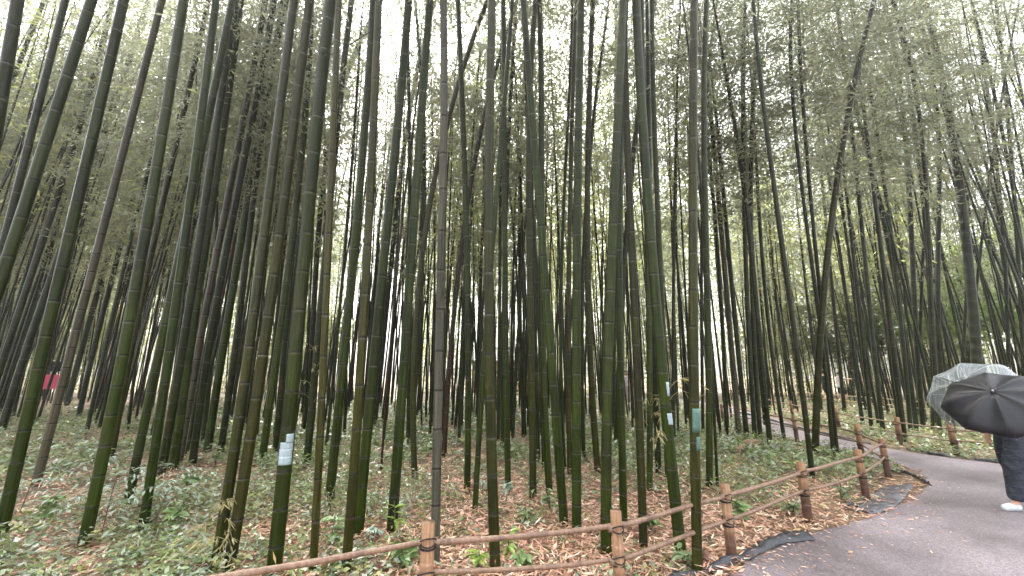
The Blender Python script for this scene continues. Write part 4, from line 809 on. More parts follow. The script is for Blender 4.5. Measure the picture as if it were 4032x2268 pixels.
# dry side twigs at the feet of the twin culms and one beside the stout leaning culm
M_DRY = leaf_material('dry_twig_leaf', [(0, (0.34, 0.27, 0.12)), (0.6, (0.42, 0.36, 0.18)), (1, (0.25, 0.24, 0.09))], trans=0.3, tcol=(.4, .35, .12))
def side_twigs(cid, z0, z1, n, seed, ln=0.3):
    rng = np.random.default_rng(seed); c = CULM[cid]
    for i in range(n):
        mb = MB(); P = []; D = []; z = rng.uniform(z0, z1); q = c['axis'](z)[0] - c['base']; az = rng.uniform(-2.8, -0.4); u = np.array([math.cos(az), math.sin(az), 0]); t = np.linspace(0, 1, 6)[:, None]
        L = ln * rng.uniform(.6, 1.3); C = q + u * (c['rfun'](z) * .9) + u * L * 0.6 * t + np.array([0, 0, 1.]) * L * (0.8 * t - 0.75 * t ** 2); mb.tube(C, np.linspace(.003, .001, 6), 4)
        for j in range(7): P.append(C[rng.integers(2, 6)]); D.append(u * .6 + rng.normal(0, .6, 3) + [0, 0, -.5])
        P = np.array(P); D = np.array(D); m = len(P)
        mb.quads(leaf_quads(P, D, rng.uniform(.06, .11, m), rng.uniform(.008, .014, m))); mb.build('side_twig', M_DRY, c['root'], smooth=False)
side_twigs('FA', 0.05, 0.5, 12, 1); side_twigs('FB', 0.1, 0.6, 5, 2); side_twigs('GG', 0.9, 1.5, 3, 3, .45); side_twigs('XI', 0.5, 1.2, 6, 4, .4); side_twigs('XJ', 0.3, 1.1, 5, 5, .4)
side_twigs('II', 0.02, 0.2, 6, 6, .3); side_twigs('H3', 0.8, 2.2, 8, 7, .5)

# ------------------------------------------------------------------ stumps, logs, plastic edging
def stump(px, py, h, r, label, tilt):
    p = ground(px, py); mb = MB(); mb.tube([(0, 0, -.05), (0, 0, h * .4), (0, 0, h * .42), (0, 0, h * .45), (0, 0, h)], [r, r, r * 1.08, r, r], 16, v=[1, 1.1, 1.12, 1.15, 1.3], cap=False)
    mb.tube([(0, 0, h), (0, 0, h + .0005), (0, 0, h - .002), (0, 0, h * .5)], [r, r * .9, r * .78, r * .75], 16, v=[1, 1, 0, 0], up=(1, 0, 0))
    o = tag(mb.build('bamboo_stump', M_STUMP), label, 'stump'); o.location = tuple(p); o.rotation_euler = tilt; return o
M_STUMP = bamboo_wood('stump', (0.12, 0.06, 0.04), (0.3, 0.17, 0.11), (0.05, 0.025, 0.018), 0.3)
stump(1475, 2262, 0.10, 0.042, 'hollow cut bamboo stump under the upper rail left of the nearest post', (0.35, 0, 0.2))
stump(*bt(3, 563, 1370), 0.09, 0.028, 'small dark cut stump right of the green taped culm', (0.1, 0.1, 0))
stump(*bt(3, 157, 1240), 0.10, 0.028, 'dark cut stump beside the brownish culm behind the second rail span', (0.0, 0.1, 0))
M_LOG = bamboo_wood('fallen_log', (0.16, 0.08, 0.04), (0.36, 0.2, 0.1), (0.05, 0.025, 0.015), 0.0)
for (a, b, r, lab) in [((755, 735), (815, 690), .05, 'pale cut log lying at the front of the woodpile'), ((800, 705), (890, 700), .055, 'dark log lying across the back of the woodpile'), ((850, 722), (885, 690), .045, 'short dark log at the right end of the woodpile')]:
    p = ground(*bt(3, *a)); q = ground(*bt(3, *b)); mid = (p + q) / 2; mb = MB(); mb.tube([p - mid, (0, .02, .01), q - mid], [r, r * 1.05, r * .95], 12, v=[1, 1.3, 1.6])
    o = tag(mb.build('log', M_LOG), lab, 'log'); o.location = (mid[0], mid[1], r + .02 + (.06 if 'across' in lab else 0))
M_PLASTIC = simple('black_plastic', (0.022, 0.024, 0.028), 0.42, 0.5, 14, 0.5)
M_PLASTICG = simple('dusty_plastic', (0.095, 0.095, 0.105), 0.5, 0.4, 9, 0.5)
def ribbon(name, pts, width, hump, label, cat, mat, seed, wob=0.02, thick=0.006):
    P = smooth_line(pts, 10); rng = np.random.default_rng(seed); n = len(P); T = np.gradient(P, axis=0); T /= np.linalg.norm(T, axis=1)[:, None]; Nn = np.stack([-T[:, 1], T[:, 0]], 1)
    m = 9; V = []; org = P[n // 2]; w = np.interp(np.arange(n), [0, n * .3, n * .7, n - 1], width)
    amp = np.interp(np.linspace(0, 1, n), np.linspace(0, 1, 9), rng.uniform(.45, 1.2, 9))
    for i in range(n):
        for j in range(m):
            s = j / (m - 1) - .5; z = 0.014 + hump * amp[i] * math.exp(-((s + .18) / .22) ** 2) + rng.normal(0, .002) + .4 * hump * max(0, math.sin(i * .9 + j * .8)) * (1 - abs(s) * 2)
            q = P[i] + Nn[i] * s * w[i] + rng.normal(0, wob * .15, 2); V.append((q[0] - org[0], q[1] - org[1], z))
    F = [[i * m + j, i * m + j + 1, (i + 1) * m + j + 1, (i + 1) * m + j] for i in range(n - 1) for j in range(m - 1)]
    o = tag(link(name, mesh_np(name, V, F, mat=mat)), label, cat); o.location = (org[0], org[1], 0); s_ = o.modifiers.new('thick', 'SOLIDIFY'); s_.thickness = thick; s_.offset = 1; return o
gp = lambda pts: [tuple(ground(*q)[:2]) for q in pts]
ribbon('plastic_sheet', gp([(2560, 2330), (2720, 2268), (2860, 2222), (2980, 2170), (3060, 2130), (3150, 2110)]), [.16, .12, .16, .3], 0.05, 'crumpled black plastic sheet edging the path at bottom centre', 'plastic sheet', M_PLASTIC, 1)
ribbon('plastic_sheet', gp([(3395, 2022), (3440, 2000), (3490, 1965), (3525, 1935), (3570, 1915)]), [.16, .3, .28, .14], 0.035, 'torn grey plastic sheet lying on leaves near the fence corner', 'plastic sheet', M_PLASTICG, 2)
ribbon('edging_strip', gp([(3508, 1858), (3560, 1868), (3610, 1882), (3640, 1900), (3662, 1914)]), [.05, .05, .05, .05], 0.05, 'thin black edging strip curving round the path corner', 'edging', M_PLASTIC, 3, .005)
ribbon('edging_strip', gp([(3570, 1775), (3640, 1785), (3700, 1796), (3745, 1802)]), [.06, .08, .08, .06], 0.05, 'black edging strip on the far verge left of the umbrellas', 'edging', M_PLASTIC, 4, .005)
ribbon('edging_strip', gp([(3840, 1815), (3900, 1822), (3990, 1832)]), [.06, .07, .07, .06], 0.05, 'black edging strip on the far verge under the black umbrella', 'edging', M_PLASTIC, 6, .005)
ribbon('edging_strip', gp([(2890, 1622), (3000, 1648), (3120, 1680), (3240, 1708), (3340, 1732), (3430, 1752)]), [.06, .06, .06, .06], 0.06, 'long dark edging strip along the far side of the path bend', 'edging', M_PLASTIC, 5, .005)
# bent pipe end sticking out of the leaves
mb = MB(); th = np.linspace(0, math.pi, 10); mb.tube(np.stack([np.cos(th) * .07, np.zeros(10), np.sin(th) * .06], 1), .018, 8)
o = tag(mb.build('pipe_loop', M_PLASTIC), 'black pipe loop poking from the leaves left of the torn plastic sheet', 'pipe'); o.location = tuple(ground(3355, 2005))

# thin wire strung between culms at the upper left
def on_culm(cid, px, py): return on_plane(px, py, CULM[cid]['p0'])
pts = [on_culm('S3', 1130, 70), on_culm('FB', 1235, 165), on_culm('HH', 1300, 215), on_culm('KK', 1480, 110)]
C = smooth_line(pts, 8); mb = MB(); mb.tube(C - C[0], 0.005, 5)
o = tag(mb.build('wire', M_TWINE), 'thin dark wire strung between culms at the upper left', 'wire'); o.location = tuple(C[0])

# ------------------------------------------------------------------ sign board, hut, bench
M_PINK = simple('pink_board', (0.85, 0.13, 0.24), 0.45, 0.08, 5); M_BLACK = simple('black_board', (0.012, 0.012, 0.014), 0.5, 0.3, 8); M_WOOD = simple('old_wood', (0.10, 0.07, 0.05), 0.7, 0.35, 14)
sb = ground(182, 1598); d_ = depth(sb)
root = tag(empty('sign', sb, math.atan2(sb[0], sb[1]) * -1), 'bright pink board under a black board on a thin stake at left', 'sign')
s1 = lambda px: px / FPX * d_
zt = on_plane(230, 1420, sb)[2]; z1 = on_plane(215, 1475, sb)[2]; z2 = on_plane(180, 1532, sb)[2]
def boxm(name, c, d, mat, par, bv=.004):
    mb = MB(); mb.box(c, d); o = mb.build(name, mat, par, smooth=False); return bevel(o, bv)
boxm('stake', (0, .03, zt / 2 - .05), (.05, .04, zt + .1), M_WOOD, root)
boxm('pink_board', (0, -.012, (z1 + z2) / 2), (.66, .03, z1 - z2), M_PINK, root); boxm('black_board', (0, -.012, (zt + z1) / 2 + .06), (.60, .03, (zt - z1) * .72), M_BLACK, root)

M_HUTW = simple('dark_timber', (0.06, 0.05, 0.042), 0.75, 0.35, 6); M_ROOF = simple('grey_roof', (0.10, 0.10, 0.115), 0.6, 0.25, 8); M_GLASSD = simple('dark_window', (0.01, 0.011, 0.013), 0.15, 0.2, 3)
hx, hy = -0.45, 32.5; hut = tag(empty('wooden_hut', (hx, hy, 0)), 'dark wooden hut glimpsed through the middle of the grove', 'hut')
boxm('wall', (0, 0, 1.3), (5.2, 3.2, 2.6), M_HUTW, hut, .01)
mb = MB()
for sg in (-1, 1): mb.box((0, sg * 1.05, 3.12), (6.2, 2.45, .12), Matrix.Rotation(-sg * .52, 3, 'X'))
rf = mb.build('roof', M_ROOF, hut, False)
for xx in (-2.0, -.7, .75, 2.05):
    w = boxm('window', (xx, -1.615, 1.45), (.8, .05, 1.1), M_GLASSD, hut); mb = MB()
    mb.box((xx, -1.65, 1.45), (.05, .04, 1.1)); mb.box((xx - .42, -1.65, 1.45), (.06, .06, 1.2)); mb.box((xx + .42, -1.65, 1.45), (.06, .06, 1.2)); mb.box((xx, -1.65, 2.04), (.9, .07, .06)); mb.box((xx, -1.65, .86), (.9, .07, .06)); mb.build('frame', M_WOOD, w, False)
M_RED = simple('red_cloth', (0.42, 0.09, 0.08), 0.8, 0.15, 10)
bc = tag(empty('bench', (0.15, 28.9, 0)), 'red covered bench in front of the dark hut', 'bench'); boxm('seat', (0, 0, .55), (1.7, .6, .12), M_RED, bc, .02)
for a in (-.7, .7):
    for b in (-.2, .2): boxm('leg', (a, b, .25), (.07, .07, .5), M_WOOD, bc)

# ------------------------------------------------------------------ leafy trees beyond the grove
M_BROAD = leaf_material('broad_leaf', [(0, (0.05, 0.085, 0.025)), (0.6, (0.09, 0.135, 0.04)), (1, (0.14, 0.18, 0.06))], trans=0.4, tcol=(.3, .4, .08))
M_DARKL = leaf_material('dark_leaf', [(0, (0.03, 0.05, 0.025)), (0.7, (0.05, 0.08, 0.035)), (1, (0.08, 0.11, 0.05))], trans=0.3)
M_BARK = simple('bark', (0.07, 0.055, 0.04), 0.85, 0.4, 18)
def tree(x, y, h, rad, label, mat, seed, leaf=0.3, low=.3, n=9000, zs=1.0):
    rng = np.random.default_rng(seed); root = tag(empty('broadleaf_tree', (x, y, 0)), label, 'tree', 'leafy trees beyond the grove'); mb = MB(); tips = []
    t = np.linspace(0, 1, 8)[:, None]; C = np.array([rng.normal(0, .3), rng.normal(0, .3), h * .85]) * t + rng.normal(0, .06, (8, 3)) * t; C[0] = (0, 0, -.1); mb.tube(C, np.linspace(h * .022, .03, 8), 9)
    for i in range(16):
        f = rng.uniform(low, .98); k = min(6, int(f * 7)); q = C[k] + (C[k + 1] - C[k]) * (f * 7 - k); az = i * 2.4 + rng.normal(0, .3); L = rad * rng.uniform(.6, 1.05) * math.sqrt(max(.15, 1 - ((f - .55) / .6) ** 2)); u = np.array([math.cos(az), math.sin(az), .45])
        B = q + u * L * t + rng.normal(0, .05, (8, 3)) * t; mb.tube(B, np.linspace(.05, .012, 8) * h / 9, 6); tips += [B[j] + rng.normal(0, .35, 3) for j in (3, 4, 5, 6, 7, 7)]
    mb.build('trunk', M_BARK, root); tips = np.array(tips); ci = rng.integers(0, len(tips), n); p = tips[ci] + rng.normal(0, .42, (n, 3)) * rad / 3.2 * np.array([1, 1, zs * .75])
    D = rng.normal(0, 1, (n, 3)) + [0, 0, -.4]; Q = leaf_quads(p, D, rng.uniform(.6, 1.2, n) * leaf, rng.uniform(.35, .6, n) * leaf, rng=rng)
    link('crown', mesh_np('crown', Q.reshape(-1, 3), np.arange(n * 4).reshape(n, 4), smooth=False, mat=mat), root); return root
tree(24.5, 21, 7.5, 3.6, 'bright green broadleaf tree seen between culms left of the umbrellas', M_BROAD, 1, .24)
tree(23, 27, 9, 4.0, 'dark leafy tree behind the two walkers', M_DARKL, 3, .26)
tree(38, 29, 15, 5.5, 'tall pale crowned tree rising at the far right behind the bamboo', M_BROAD, 4, .34, .35, 11000)
tree(-33, 28, 8, 4.0, 'leafy tree behind the culms at the far left', M_BROAD, 5, .26)
tree(-17, 32, 7, 3.5, 'bright sunlit tree glimpsed in the gap over the far left path', M_BROAD, 6, .26)
# ------------------------------------------------------------------ people and umbrellas
def skin(name, joints, edges, mat, parent, sub=2, flat=None):
    """joints: name -> ((x,y,z), r or (rx,ry)); one continuous surface"""
    ks = list(joints); me = bpy.data.meshes.new(name); me.from_pydata([joints[k][0] for k in ks], [(ks.index(a), ks.index(b)) for a, b in edges], [])
    o = bpy.data.objects.new(name, me); COL.objects.link(o)
    o.modifiers.new('skin', 'SKIN'); s = o.modifiers.new('sub', 'SUBSURF'); s.levels = sub; s.render_levels = sub
    for i, k in enumerate(ks):
        r = joints[k][1]; v = me.skin_vertices[0].data[i]; v.radius = r if isinstance(r, tuple) else (r, r); v.use_root = (i == 0)
    dg = bpy.context.evaluated_depsgraph_get(); dg.update(); m2 = bpy.data.meshes.new_from_object(o.evaluated_get(dg)); bpy.data.objects.remove(o); m2.name = name
    m2.polygons.foreach_set('use_smooth', np.ones(len(m2.polygons), bool)); m2.materials.clear()
    return link(name, m2, parent, mat)
M_SKIN = simple('skin', (0.50, 0.29, 0.21), 0.5, 0.06, 20); M_HAIR = simple('black_hair', (0.014, 0.011, 0.010), 0.4, 0.4, 60)
M_SHOEW = simple('white_shoe', (0.62, 0.66, 0.70), 0.5, 0.08, 20); M_SOLE = simple('grey_sole', (0.22, 0.21, 0.20), 0.7, 0.1, 20)
def cloth(name, c):
    m = simple(name, c, 0.8, 0.35, 9); nt = m.node_tree; b = nt.nodes['Principled BSDF']; tc = N(nt, 'ShaderNodeTexCoord')
    f = noise(nt, mapped(nt, tc.outputs['Object'], (9, 9, 16)), 1.0, 3, 0.5); bump(nt, b, f, 0.9, 0.05); return m
def person(pos, az, label, shirt, trousers, shoes, pose, height=1.7, short=False, sleeve=True, hair=M_HAIR, detail=False, hat=None):
    """pose: joints in metres for a 1.7 m figure, x to its right, y ahead, z up"""
    root = tag(empty('person', pos, az), label, 'person'); root.scale = (height / 1.7,) * 3
    J = {'pelvis': ((0, 0, .95), .115), 'waist': ((0, .0, 1.10), (.115, .085)), 'chest': ((0, .01, 1.30), (.145, .10)), 'collar': ((0, 0, 1.43), (.085, .07)), 'neck': ((0, .01, 1.50), .048),
         'jaw': ((0, .035, 1.555), (.058, .068)), 'face': ((0, .025, 1.62), (.073, .09)), 'crown': ((0, .01, 1.685), (.055, .065)), 'nose': ((0, .118, 1.605), .012)}
    for s, q in ((-1, 'l'), (1, 'r')):
        J['sh' + q] = ((s * .175, 0, 1.395), .055); J['el' + q] = ((s * .23, -.03, 1.12), .042); J['wr' + q] = ((s * .24, .05, .88), .027); J['pa' + q] = ((s * .24, .07, .81), (.018, .036))
        J['hp' + q] = ((s * .085, 0, .90), .078); J['kn' + q] = ((s * .095, .02, .49), .058); J['ca' + q] = ((s * .095, -.01, .33), .055); J['an' + q] = ((s * .095, -.02, .09), .036); J['to' + q] = ((s * .105, .13, .035), (.03, .035))
    for k, v in pose.items(): J[k] = (v, J[k][1])
    E = [('pelvis', 'waist'), ('waist', 'chest'), ('chest', 'collar'), ('collar', 'neck'), ('neck', 'jaw'), ('jaw', 'face'), ('face', 'crown'), ('face', 'nose')]
    for q in 'lr':
        E += [('collar', 'sh' + q), ('sh' + q, 'el' + q), ('el' + q, 'wr' + q), ('wr' + q, 'pa' + q), ('pelvis', 'hp' + q), ('hp' + q, 'kn' + q), ('kn' + q, 'ca' + q), ('ca' + q, 'an' + q), ('an' + q, 'to' + q)]
        w = np.array(J['wr' + q][0]); p = np.array(J['pa' + q][0]); d = unit(p - w); s = unit(np.cross(d, [0.3, 1, .2])); b = np.cross(d, s)
        for i, (off, ln) in enumerate(((-.026, .060), (-.009, .072), (.009, .068), (.026, .054))):
            a = p + d * .02 + s * off; m = a + d * ln * .55 + b * .008; t = m + d * ln * .35 + b * .022
            J[f'f{q}{i}a'] = (a, .0095); J[f'f{q}{i}b'] = (m, .0085); J[f'f{q}{i}c'] = (t, .007); E += [('pa' + q, f'f{q}{i}a'), (f'f{q}{i}a', f'f{q}{i}b'), (f'f{q}{i}b', f'f{q}{i}c')]
        a = p - d * .015 - s * .04; t = a + d * .04 - s * .012 + b * .015; J[f't{q}a'] = (a, .011); J[f't{q}b'] = (t, .009); E += [('pa' + q, f't{q}a'), (f't{q}a', f't{q}b')]
    J = {k: (tuple(map(float, v[0])), v[1]) for k, v in J.items()}
    skin('body', J, E, M_SKIN, root)
    P = lambda k: np.array(J[k][0])
    def grow(k, g): r = J[k][1]; return (P(k), (r[0] + g, r[1] + g) if isinstance(r, tuple) else r + g)
    T = {k: grow(k, .02) for k in ('waist', 'chest', 'collar')}; T['waist'] = (P('waist'), (.145, .125)); T['hip'] = (P('pelvis') * .8 + P('waist') * .2, (.155, .14)); T['hem'] = (P('pelvis') - [0, 0, .09 + (.06 if sleeve == 'long' else 0)], (.16, .145)); TE = [('hem', 'hip'), ('hip', 'waist'), ('waist', 'chest'), ('chest', 'collar')]
    for q in 'lr':
        T['sh' + q] = grow('sh' + q, .016); TE.append(('collar', 'sh' + q)); end = P('el' + q) * .62 + P('sh' + q) * .38
        if sleeve == 'long':
            T['el' + q] = grow('el' + q, .016); T['cf' + q] = (P('el' + q) * .15 + P('wr' + q) * .85, .042); TE += [('sh' + q, 'el' + q), ('el' + q, 'cf' + q)]
        else: T['cf' + q] = (end, .062); TE.append(('sh' + q, 'cf' + q))
    T = {k: (tuple(map(float, v[0])), v[1]) for k, v in T.items()}; T = {k: T[k] for k in ['chest'] + [x for x in T if x != 'chest']}
    skin('shirt' if sleeve != 'long' else 'jacket', T, TE, shirt, root)
    Q = {'pelvis': (P('pelvis') - [0, 0, .02], .15), 'belt': (P('pelvis') + [0, 0, .09], .13)}; QE = [('belt', 'pelvis')]
    for q in 'lr':
        Q['hp' + q] = grow('hp' + q, .055); QE.append(('pelvis', 'hp' + q))
        if short: Q['hm' + q] = (P('kn' + q) * .8 + P('hp' + q) * .2, .088); QE.append(('hp' + q, 'hm' + q))
        else:
            Q['kn' + q] = grow('kn' + q, .042); Q['ca' + q] = grow('ca' + q, .042); Q['hm' + q] = (P('an' + q) * .97 + P('ca' + q) * .03, .085); QE += [('hp' + q, 'kn' + q), ('kn' + q, 'ca' + q), ('ca' + q, 'hm' + q)]
    Q = {k: (tuple(map(float, v[0])), v[1]) for k, v in Q.items()}; skin('shorts' if short else 'trousers', Q, QE, trousers, root)
    for q in 'lr':
        a = P('an' + q); t = P('to' + q); d = unit(t - a); h = a - np.array([0, .03, .045]); S = {'h': (tuple(h), (.042, .042)), 'm': (tuple(a * .5 + t * .5 - [0, 0, .01]), (.042, .048)), 't': (tuple(t + [0, .03, 0]), (.044, .034))}
        sh = skin('shoe', S, [('h', 'm'), ('m', 't')], shoes, root); S2 = {'h': (tuple(h - [0, .01, .034]), (.04, .012)), 't': (tuple(t + [0, .045, -.026]), (.042, .012))}; so = skin('sole', S2, [('h', 't')], M_SOLE, sh)
    # hair: a cap over the skull, open at the face and neck
    hc = P('face') + np.array([0, -.010, .022]); HV = []; HF = []; nu, nv = 20, 9
    for a in range(nv):
        el = R(88 - a * 15.5)
        for b_ in range(nu):
            th = 2 * math.pi * b_ / nu; d = np.array([math.cos(el) * math.sin(th), math.cos(el) * math.cos(th), math.sin(el)]); HV.append(hc + d * np.array([.084, .107, .098]) * (1 + .02 * math.sin(th * 5 + a)))
    for a in range(nv - 1):
        for b_ in range(nu):
            th = (b_ + .5) / nu * 360; th = min(th, 360 - th); el = 88 - (a + .5) * 15.5
            if el > (38 if th < 62 else (2 if th < 105 else -40)): HF.append([a * nu + b_, a * nu + (b_ + 1) % nu, (a + 1) * nu + (b_ + 1) % nu, (a + 1) * nu + b_])
    HV.append(hc + [0, 0, .098]); HF += [[len(HV) - 1, b_ + 2 if b_ + 2 < nu else 0, b_ + 1, b_] for b_ in range(0, nu, 2)]
    ho = link('hair', mesh_np('hair', HV, HF, mat=hair), root); so_ = ho.modifiers.new('thick', 'SOLIDIFY'); so_.thickness = .012; so_.offset = -1
    f = P('face')
    for s in (-1, 1):
        mb = MB(); mb.tube([f + [s * .032, .082, .006], f + [s * .032, .092, .006]], [.012, .008], 8); mb.build('eye', M_HAIR, root)
        mb = MB(); mb.tube([f + [s * .075, -.005, -.025], f + [s * .092, -.01, .0], f + [s * .088, -.012, .03]], [.014, .02, .012], 8); mb.build('ear', M_SKIN, root)
    mb = MB(); mb.tube([f + [-.022, .094, -.055], f + [0, .1, -.055], f + [.022, .094, -.055]], [.004, .007, .004], 6); mb.build('mouth', cloth('lips', (.4, .16, .14)), root)
    return root

def umbrella(center, axis, Rr, h, label, mat, ribmat, hand, seed, top=75, spike=.05):
    """canopy with its rim centre at `center`, opening along -axis"""
    axis = unit(axis); root = tag(empty('umbrella', center), label, 'umbrella'); root.rotation_mode = 'QUATERNION'; root.rotation_quaternion = frame_to(axis) @ Matrix.Rotation(seed, 3, 'Z').to_quaternion()
    A = R(top); m = 9; V = []; seg = 8; sub = 8
    def pt(t, th):
        a = (th / (2 * math.pi) * seg) % 1.0; sag = math.sin(math.pi * a)
        r = Rr * math.sin(t * A) / math.sin(A) * (1 - 0.075 * sag * t); z = h * (math.cos(t * A) - math.cos(A)) / (1 - math.cos(A)) - 0.034 * sag * math.sin(t * math.pi) - .0 * t
        return (r * math.cos(th), r * math.sin(th), z)
    n = seg * sub; ts = np.linspace(0.02, 1, m)
    for t in ts: V += [pt(t, 2 * math.pi * j / n) for j in range(n)]
    F = [[i * n + j, (i + 1) * n + j, (i + 1) * n + (j + 1) % n, i * n + (j + 1) % n] for i in range(m - 1) for j in range(n)]
    o = link('canopy', mesh_np('canopy', V, F, mat=mat), root)
    s = o.modifiers.new('thick', 'SOLIDIFY'); s.thickness = .0012; s.offset = -1
    for k in range(seg):
        th = 2 * math.pi * k / seg; C = np.array([pt(t, th) for t in np.linspace(.03, 1.02, 12)]) - [0, 0, .006]; mb = MB(); mb.tube(C, .0028, 5)
        run = np.array([0, 0, h - .30]); q = C[6]; mb.tube([run, q], .0022, 5); mb.tube([C[-1] - [0, 0, .0], C[-1] + np.array([math.cos(th), math.sin(th), -.4]) * .012], .005, 6); mb.build('rib', ribmat, root)
    inv = root.rotation_quaternion.inverted(); hv = np.array(inv @ Vector(np.asarray(hand) - np.asarray(center)))
    mb = MB(); mb.tube([(0, 0, h + .005), tuple(hv + [0, 0, .1])], .0065, 8); mb.build('shaft', ribmat, root)
    mb = MB(); mb.tube([(0, 0, h - .004), (0, 0, h + .012), (0, 0, h + spike)], [.014, .011, .006], 10); mb.build('ferrule', M_FERR, root)
    mb = MB(); mb.tube([tuple(hv + [0, 0, .12]), tuple(hv + [0, 0, .0]), tuple(hv - [0, 0, .05])], [.014, .017, .015], 10); mb.build('handle', M_HANDLE, root)
    return root
M_FERR = simple('steel_tip', (.5, .5, .5), .3, .05, 10, metal=1.0); M_HANDLE = simple('black_handle', (.015, .015, .015), .4, .2, 20); M_RIB = simple('dark_steel', (.12, .12, .12), .4, .1, 20, metal=.7); M_RIBW = simple('white_rib', (.6, .6, .6), .4, .1, 20)
M_UMB = simple('black_nylon', (0.0072, 0.0068, 0.009), 0.45, 0.3, 60, 0.4)
def clear_mat():
    m, nt, b = new_mat('clear_vinyl'); tr = N(nt, 'ShaderNodeBsdfTransparent'); tr.inputs[0].default_value = (.93, .95, .95, 1)
    b.inputs['Base Color'].default_value = (.36, .39, .40, 1); b.inputs['Roughness'].default_value = .22; mx = N(nt, 'ShaderNodeMixShader')
    tc = N(nt, 'ShaderNodeTexCoord'); f = noise(nt, tc.outputs['Object'], 7, 4); lw = N(nt, 'ShaderNodeLayerWeight'); lw.inputs[0].default_value = .35
    a = math_(nt, 'ADD', math_(nt, 'MULTIPLY', lw.outputs['Facing'], .45), ramp(nt, f, [(.3, (.13,) * 3), (.75, (.24,) * 3)]))
    nt.links.new(a, mx.inputs[0]); nt.links.new(tr.outputs[0], mx.inputs[1]); nt.links.new(b.outputs[0], mx.inputs[2]); nt.links.new(mx.outputs[0], nt.nodes['Material Output'].inputs[0]); bump(nt, b, f, .15, .01); return m
M_CLEAR = clear_mat()
z3 = lambda x, y: (3600 + x / 1.933, 1350 + y / 1.932)
# near walker with the black umbrella
WP = np.array([6.04, 4.93, 0.0]); AZ = R(80)      # faces left
def to_world(pos, az, v, s=1.0): c, n_ = math.cos(az), math.sin(az); v = np.array(v) * s; return np.array([pos[0] + c * v[0] - n_ * v[1], pos[1] + n_ * v[0] + c * v[1], v[2]])
handl = (-.22, .28, 1.12)
person(WP, AZ, 'walker in dark jacket and wide dark jeans holding the black umbrella', cloth('dark_jacket', (.008, .008, .010)), cloth('dark_jeans', (.022, .026, .038)), M_SHOEW,
       {'ell': (-.26, .02, 1.13), 'wrl': (-.22, .23, 1.10), 'pal': (-.22, .29, 1.12), 'knl': (-.10, .16, .52), 'cal': (-.105, .17, .34), 'anl': (-.11, .22, .10), 'tol': (-.12, .37, .04),
        'knr': (.10, .02, .48), 'car': (.10, -.13, .36), 'anr': (.10, -.30, .17), 'tor': (.11, -.19, .04), 'neck': ((0, .06, 1.48)), 'jaw': (0, .11, 1.51), 'face': (0, .125, 1.565), 'crown': (0, .125, 1.625), 'nose': (0, .215, 1.535)}, sleeve='long', detail=True, height=1.57)
cu = at_depth(*z3(645, 462), 4.25); toC = unit(np.array([-cu[0], -cu[1], 0]))
hand = to_world(WP, AZ, handl, 1.57 / 1.7)
umbrella(cu, toC * .66 + np.array([-.17, 0, .75]), .455, .19, 'black folding umbrella tilted towards the camera, hiding its walker', M_UMB, M_RIB, hand, .2, 80, .03)
# companion with the clear umbrella, walking on the far side
WP2 = np.array([7.35, 5.25, 0.0])
person(WP2, R(85), 'second walker in tan coat almost hidden behind the black umbrella', cloth('tan_coat', (.17, .14, .11)), cloth('black_trousers', (.02, .02, .022)), M_SHOEW,
       {'ell': (-.26, .05, 1.15), 'wrl': (-.18, .27, 1.15), 'pal': (-.17, .33, 1.18), 'knl': (-.10, -.02, .48), 'cal': (-.10, -.12, .33), 'anl': (-.1, -.2, .12), 'tol': (-.11, -.07, .035), 'knr': (.1, .14, .5), 'anr': (.1, .16, .09), 'tor': (.11, .31, .035)}, height=1.62, sleeve='long', detail=True)
cu2 = at_depth(*z3(480, 408), 5.05); hand2 = to_world(WP2, R(85), (-.17, .33, 1.18), 1.62 / 1.7)
umbrella(cu2, np.array([-.80, -.22, .52]), .50, .33, 'clear plastic umbrella held slanting behind the black umbrella', M_CLEAR, M_RIBW, hand2, .3, 88, .06)

# walkers beyond the path
pp = ground(3300, 1596)
person(pp + [-.28, .25, 0], R(-75), 'walker in black top and shorts, farther of the two walking right', cloth('black_top', (.015, .016, .02)), cloth('black_shorts', (.015, .015, .018)), M_SHOEW, {'knl': (-.095, .2, .5), 'anl': (-.095, .2, .09), 'tol': (-.1, .34, .03), 'anr': (.095, -.25, .15), 'tor': (.1, -.13, .05)}, short=True)
person(pp + [.22, -.1, 0], R(-80), 'walker in white shirt and black shorts stretching both arms ahead', cloth('white_shirt', (.62, .58, .60)), cloth('black_shorts', (.015, .015, .018)), M_SHOEW,
       {'ell': (-.2, .22, 1.27), 'wrl': (-.17, .44, 1.24), 'pal': (-.17, .51, 1.24), 'elr': (.2, .24, 1.33), 'wrr': (.17, .46, 1.36), 'par': (.17, .53, 1.36), 'knr': (.095, .18, .5), 'anr': (.095, .18, .09), 'tor': (.1, .32, .03), 'anl': (-.095, -.25, .15), 'tol': (-.1, -.13, .05)}, short=True, height=1.62)
p2 = ground(2478, 1592)
person(p2, R(170), 'visitor in white top glimpsed between culms right of centre', cloth('white_top', (.7, .62, .66)), cloth('pale_trousers', (.42, .34, .32)), M_SHOEW, {}, height=1.66)
person(p2 + [.62, .3, 0], R(195), 'dark haired visitor in maroon vest beside the one in white', cloth('maroon_vest', (.08, .02, .03)), cloth('grey_trousers', (.10, .09, .09)), M_SHOEW, {}, height=1.72)
p3 = ground(2800, 1590)
person(p3, R(100), 'visitor in pink shirt half hidden behind the dark green culm', cloth('pink_shirt', (.72, .40, .52)), cloth('dark_trousers', (.03, .03, .035)), M_SHOEW, {'anl': (-.095, .12, .09), 'tol': (-.1, .26, .03), 'anr': (.095, -.2, .12), 'tor': (.1, -.07, .04)}, height=1.68)
HAZE = 0.001
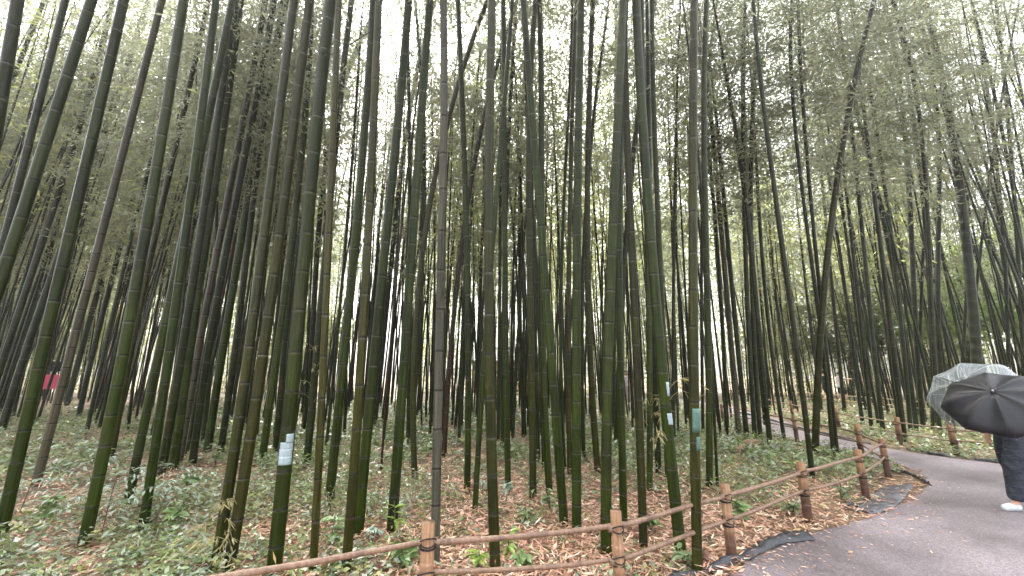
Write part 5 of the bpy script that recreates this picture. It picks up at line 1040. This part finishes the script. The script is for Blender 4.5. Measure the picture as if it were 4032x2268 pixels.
# ------------------------------------------------------------------ daylight
SUN_EL, SUN_AZ = R(60), R(-20)     # azimuth from +Y towards +X
w = bpy.data.worlds.new('World'); scene.world = w; w.use_nodes = True; nt = w.node_tree
sky = nt.nodes.new('ShaderNodeTexSky'); sky.sky_type = 'NISHITA'; sky.sun_disc = False; sky.sun_elevation = SUN_EL; sky.sun_rotation = SUN_AZ
sky.air_density = 1.0; sky.dust_density = 6.0; sky.ozone_density = 1.0
hs = nt.nodes.new('ShaderNodeHueSaturation'); hs.inputs['Saturation'].default_value = 0.22
bg = nt.nodes['Background']; bg.inputs[1].default_value = 0.15
nt.links.new(sky.outputs[0], hs.inputs['Color']); nt.links.new(hs.outputs[0], bg.inputs[0])
ld = bpy.data.lights.new('sun', 'SUN'); ld.energy = 1.5; ld.angle = R(12); ld.color = (1, .96, .9)
sun = bpy.data.objects.new('sun', ld); COL.objects.link(sun)
dirv = Vector((math.sin(SUN_AZ) * math.cos(SUN_EL), math.cos(SUN_AZ) * math.cos(SUN_EL), math.sin(SUN_EL)))
sun.rotation_mode = 'QUATERNION'; sun.rotation_quaternion = dirv.to_track_quat('Z', 'Y')
vs = scene.view_settings; vs.view_transform = 'Standard'; vs.look = 'None'; vs.exposure = 3.08; vs.gamma = 1.0; vs.use_curve_mapping = False
cy = scene.cycles; scene.render.engine = 'CYCLES'
cy.max_bounces = 6; cy.diffuse_bounces = 4; cy.glossy_bounces = 2; cy.transmission_bounces = 4; cy.transparent_max_bounces = 8; cy.caustics_reflective = False; cy.caustics_refractive = False
cy.use_adaptive_sampling = True; cy.adaptive_threshold = 0.02; cy.sample_clamp_indirect = 6
cy.use_denoising = True
try: cy.denoiser = 'OPENIMAGEDENOISE'
except Exception: pass

# damp air between the culms
hm = bpy.data.materials.new('damp_air'); hm.use_nodes = True; hn = hm.node_tree; hn.nodes.remove(hn.nodes['Principled BSDF'])
pv = hn.nodes.new('ShaderNodeVolumePrincipled'); pv.inputs['Density'].default_value = HAZE; pv.inputs['Color'].default_value = (.93, .95, 1, 1); pv.inputs['Anisotropy'].default_value = 0.6
hn.links.new(pv.outputs[0], hn.nodes['Material Output'].inputs['Volume'])
mb = MB(); mb.box((0, 0, 11.5), (530, 530, 25)); hz = tag(mb.build('haze', hm, None, False), 'faint damp haze hanging in the grove', 'haze', kind='stuff')
cy.volume_bounces = 1
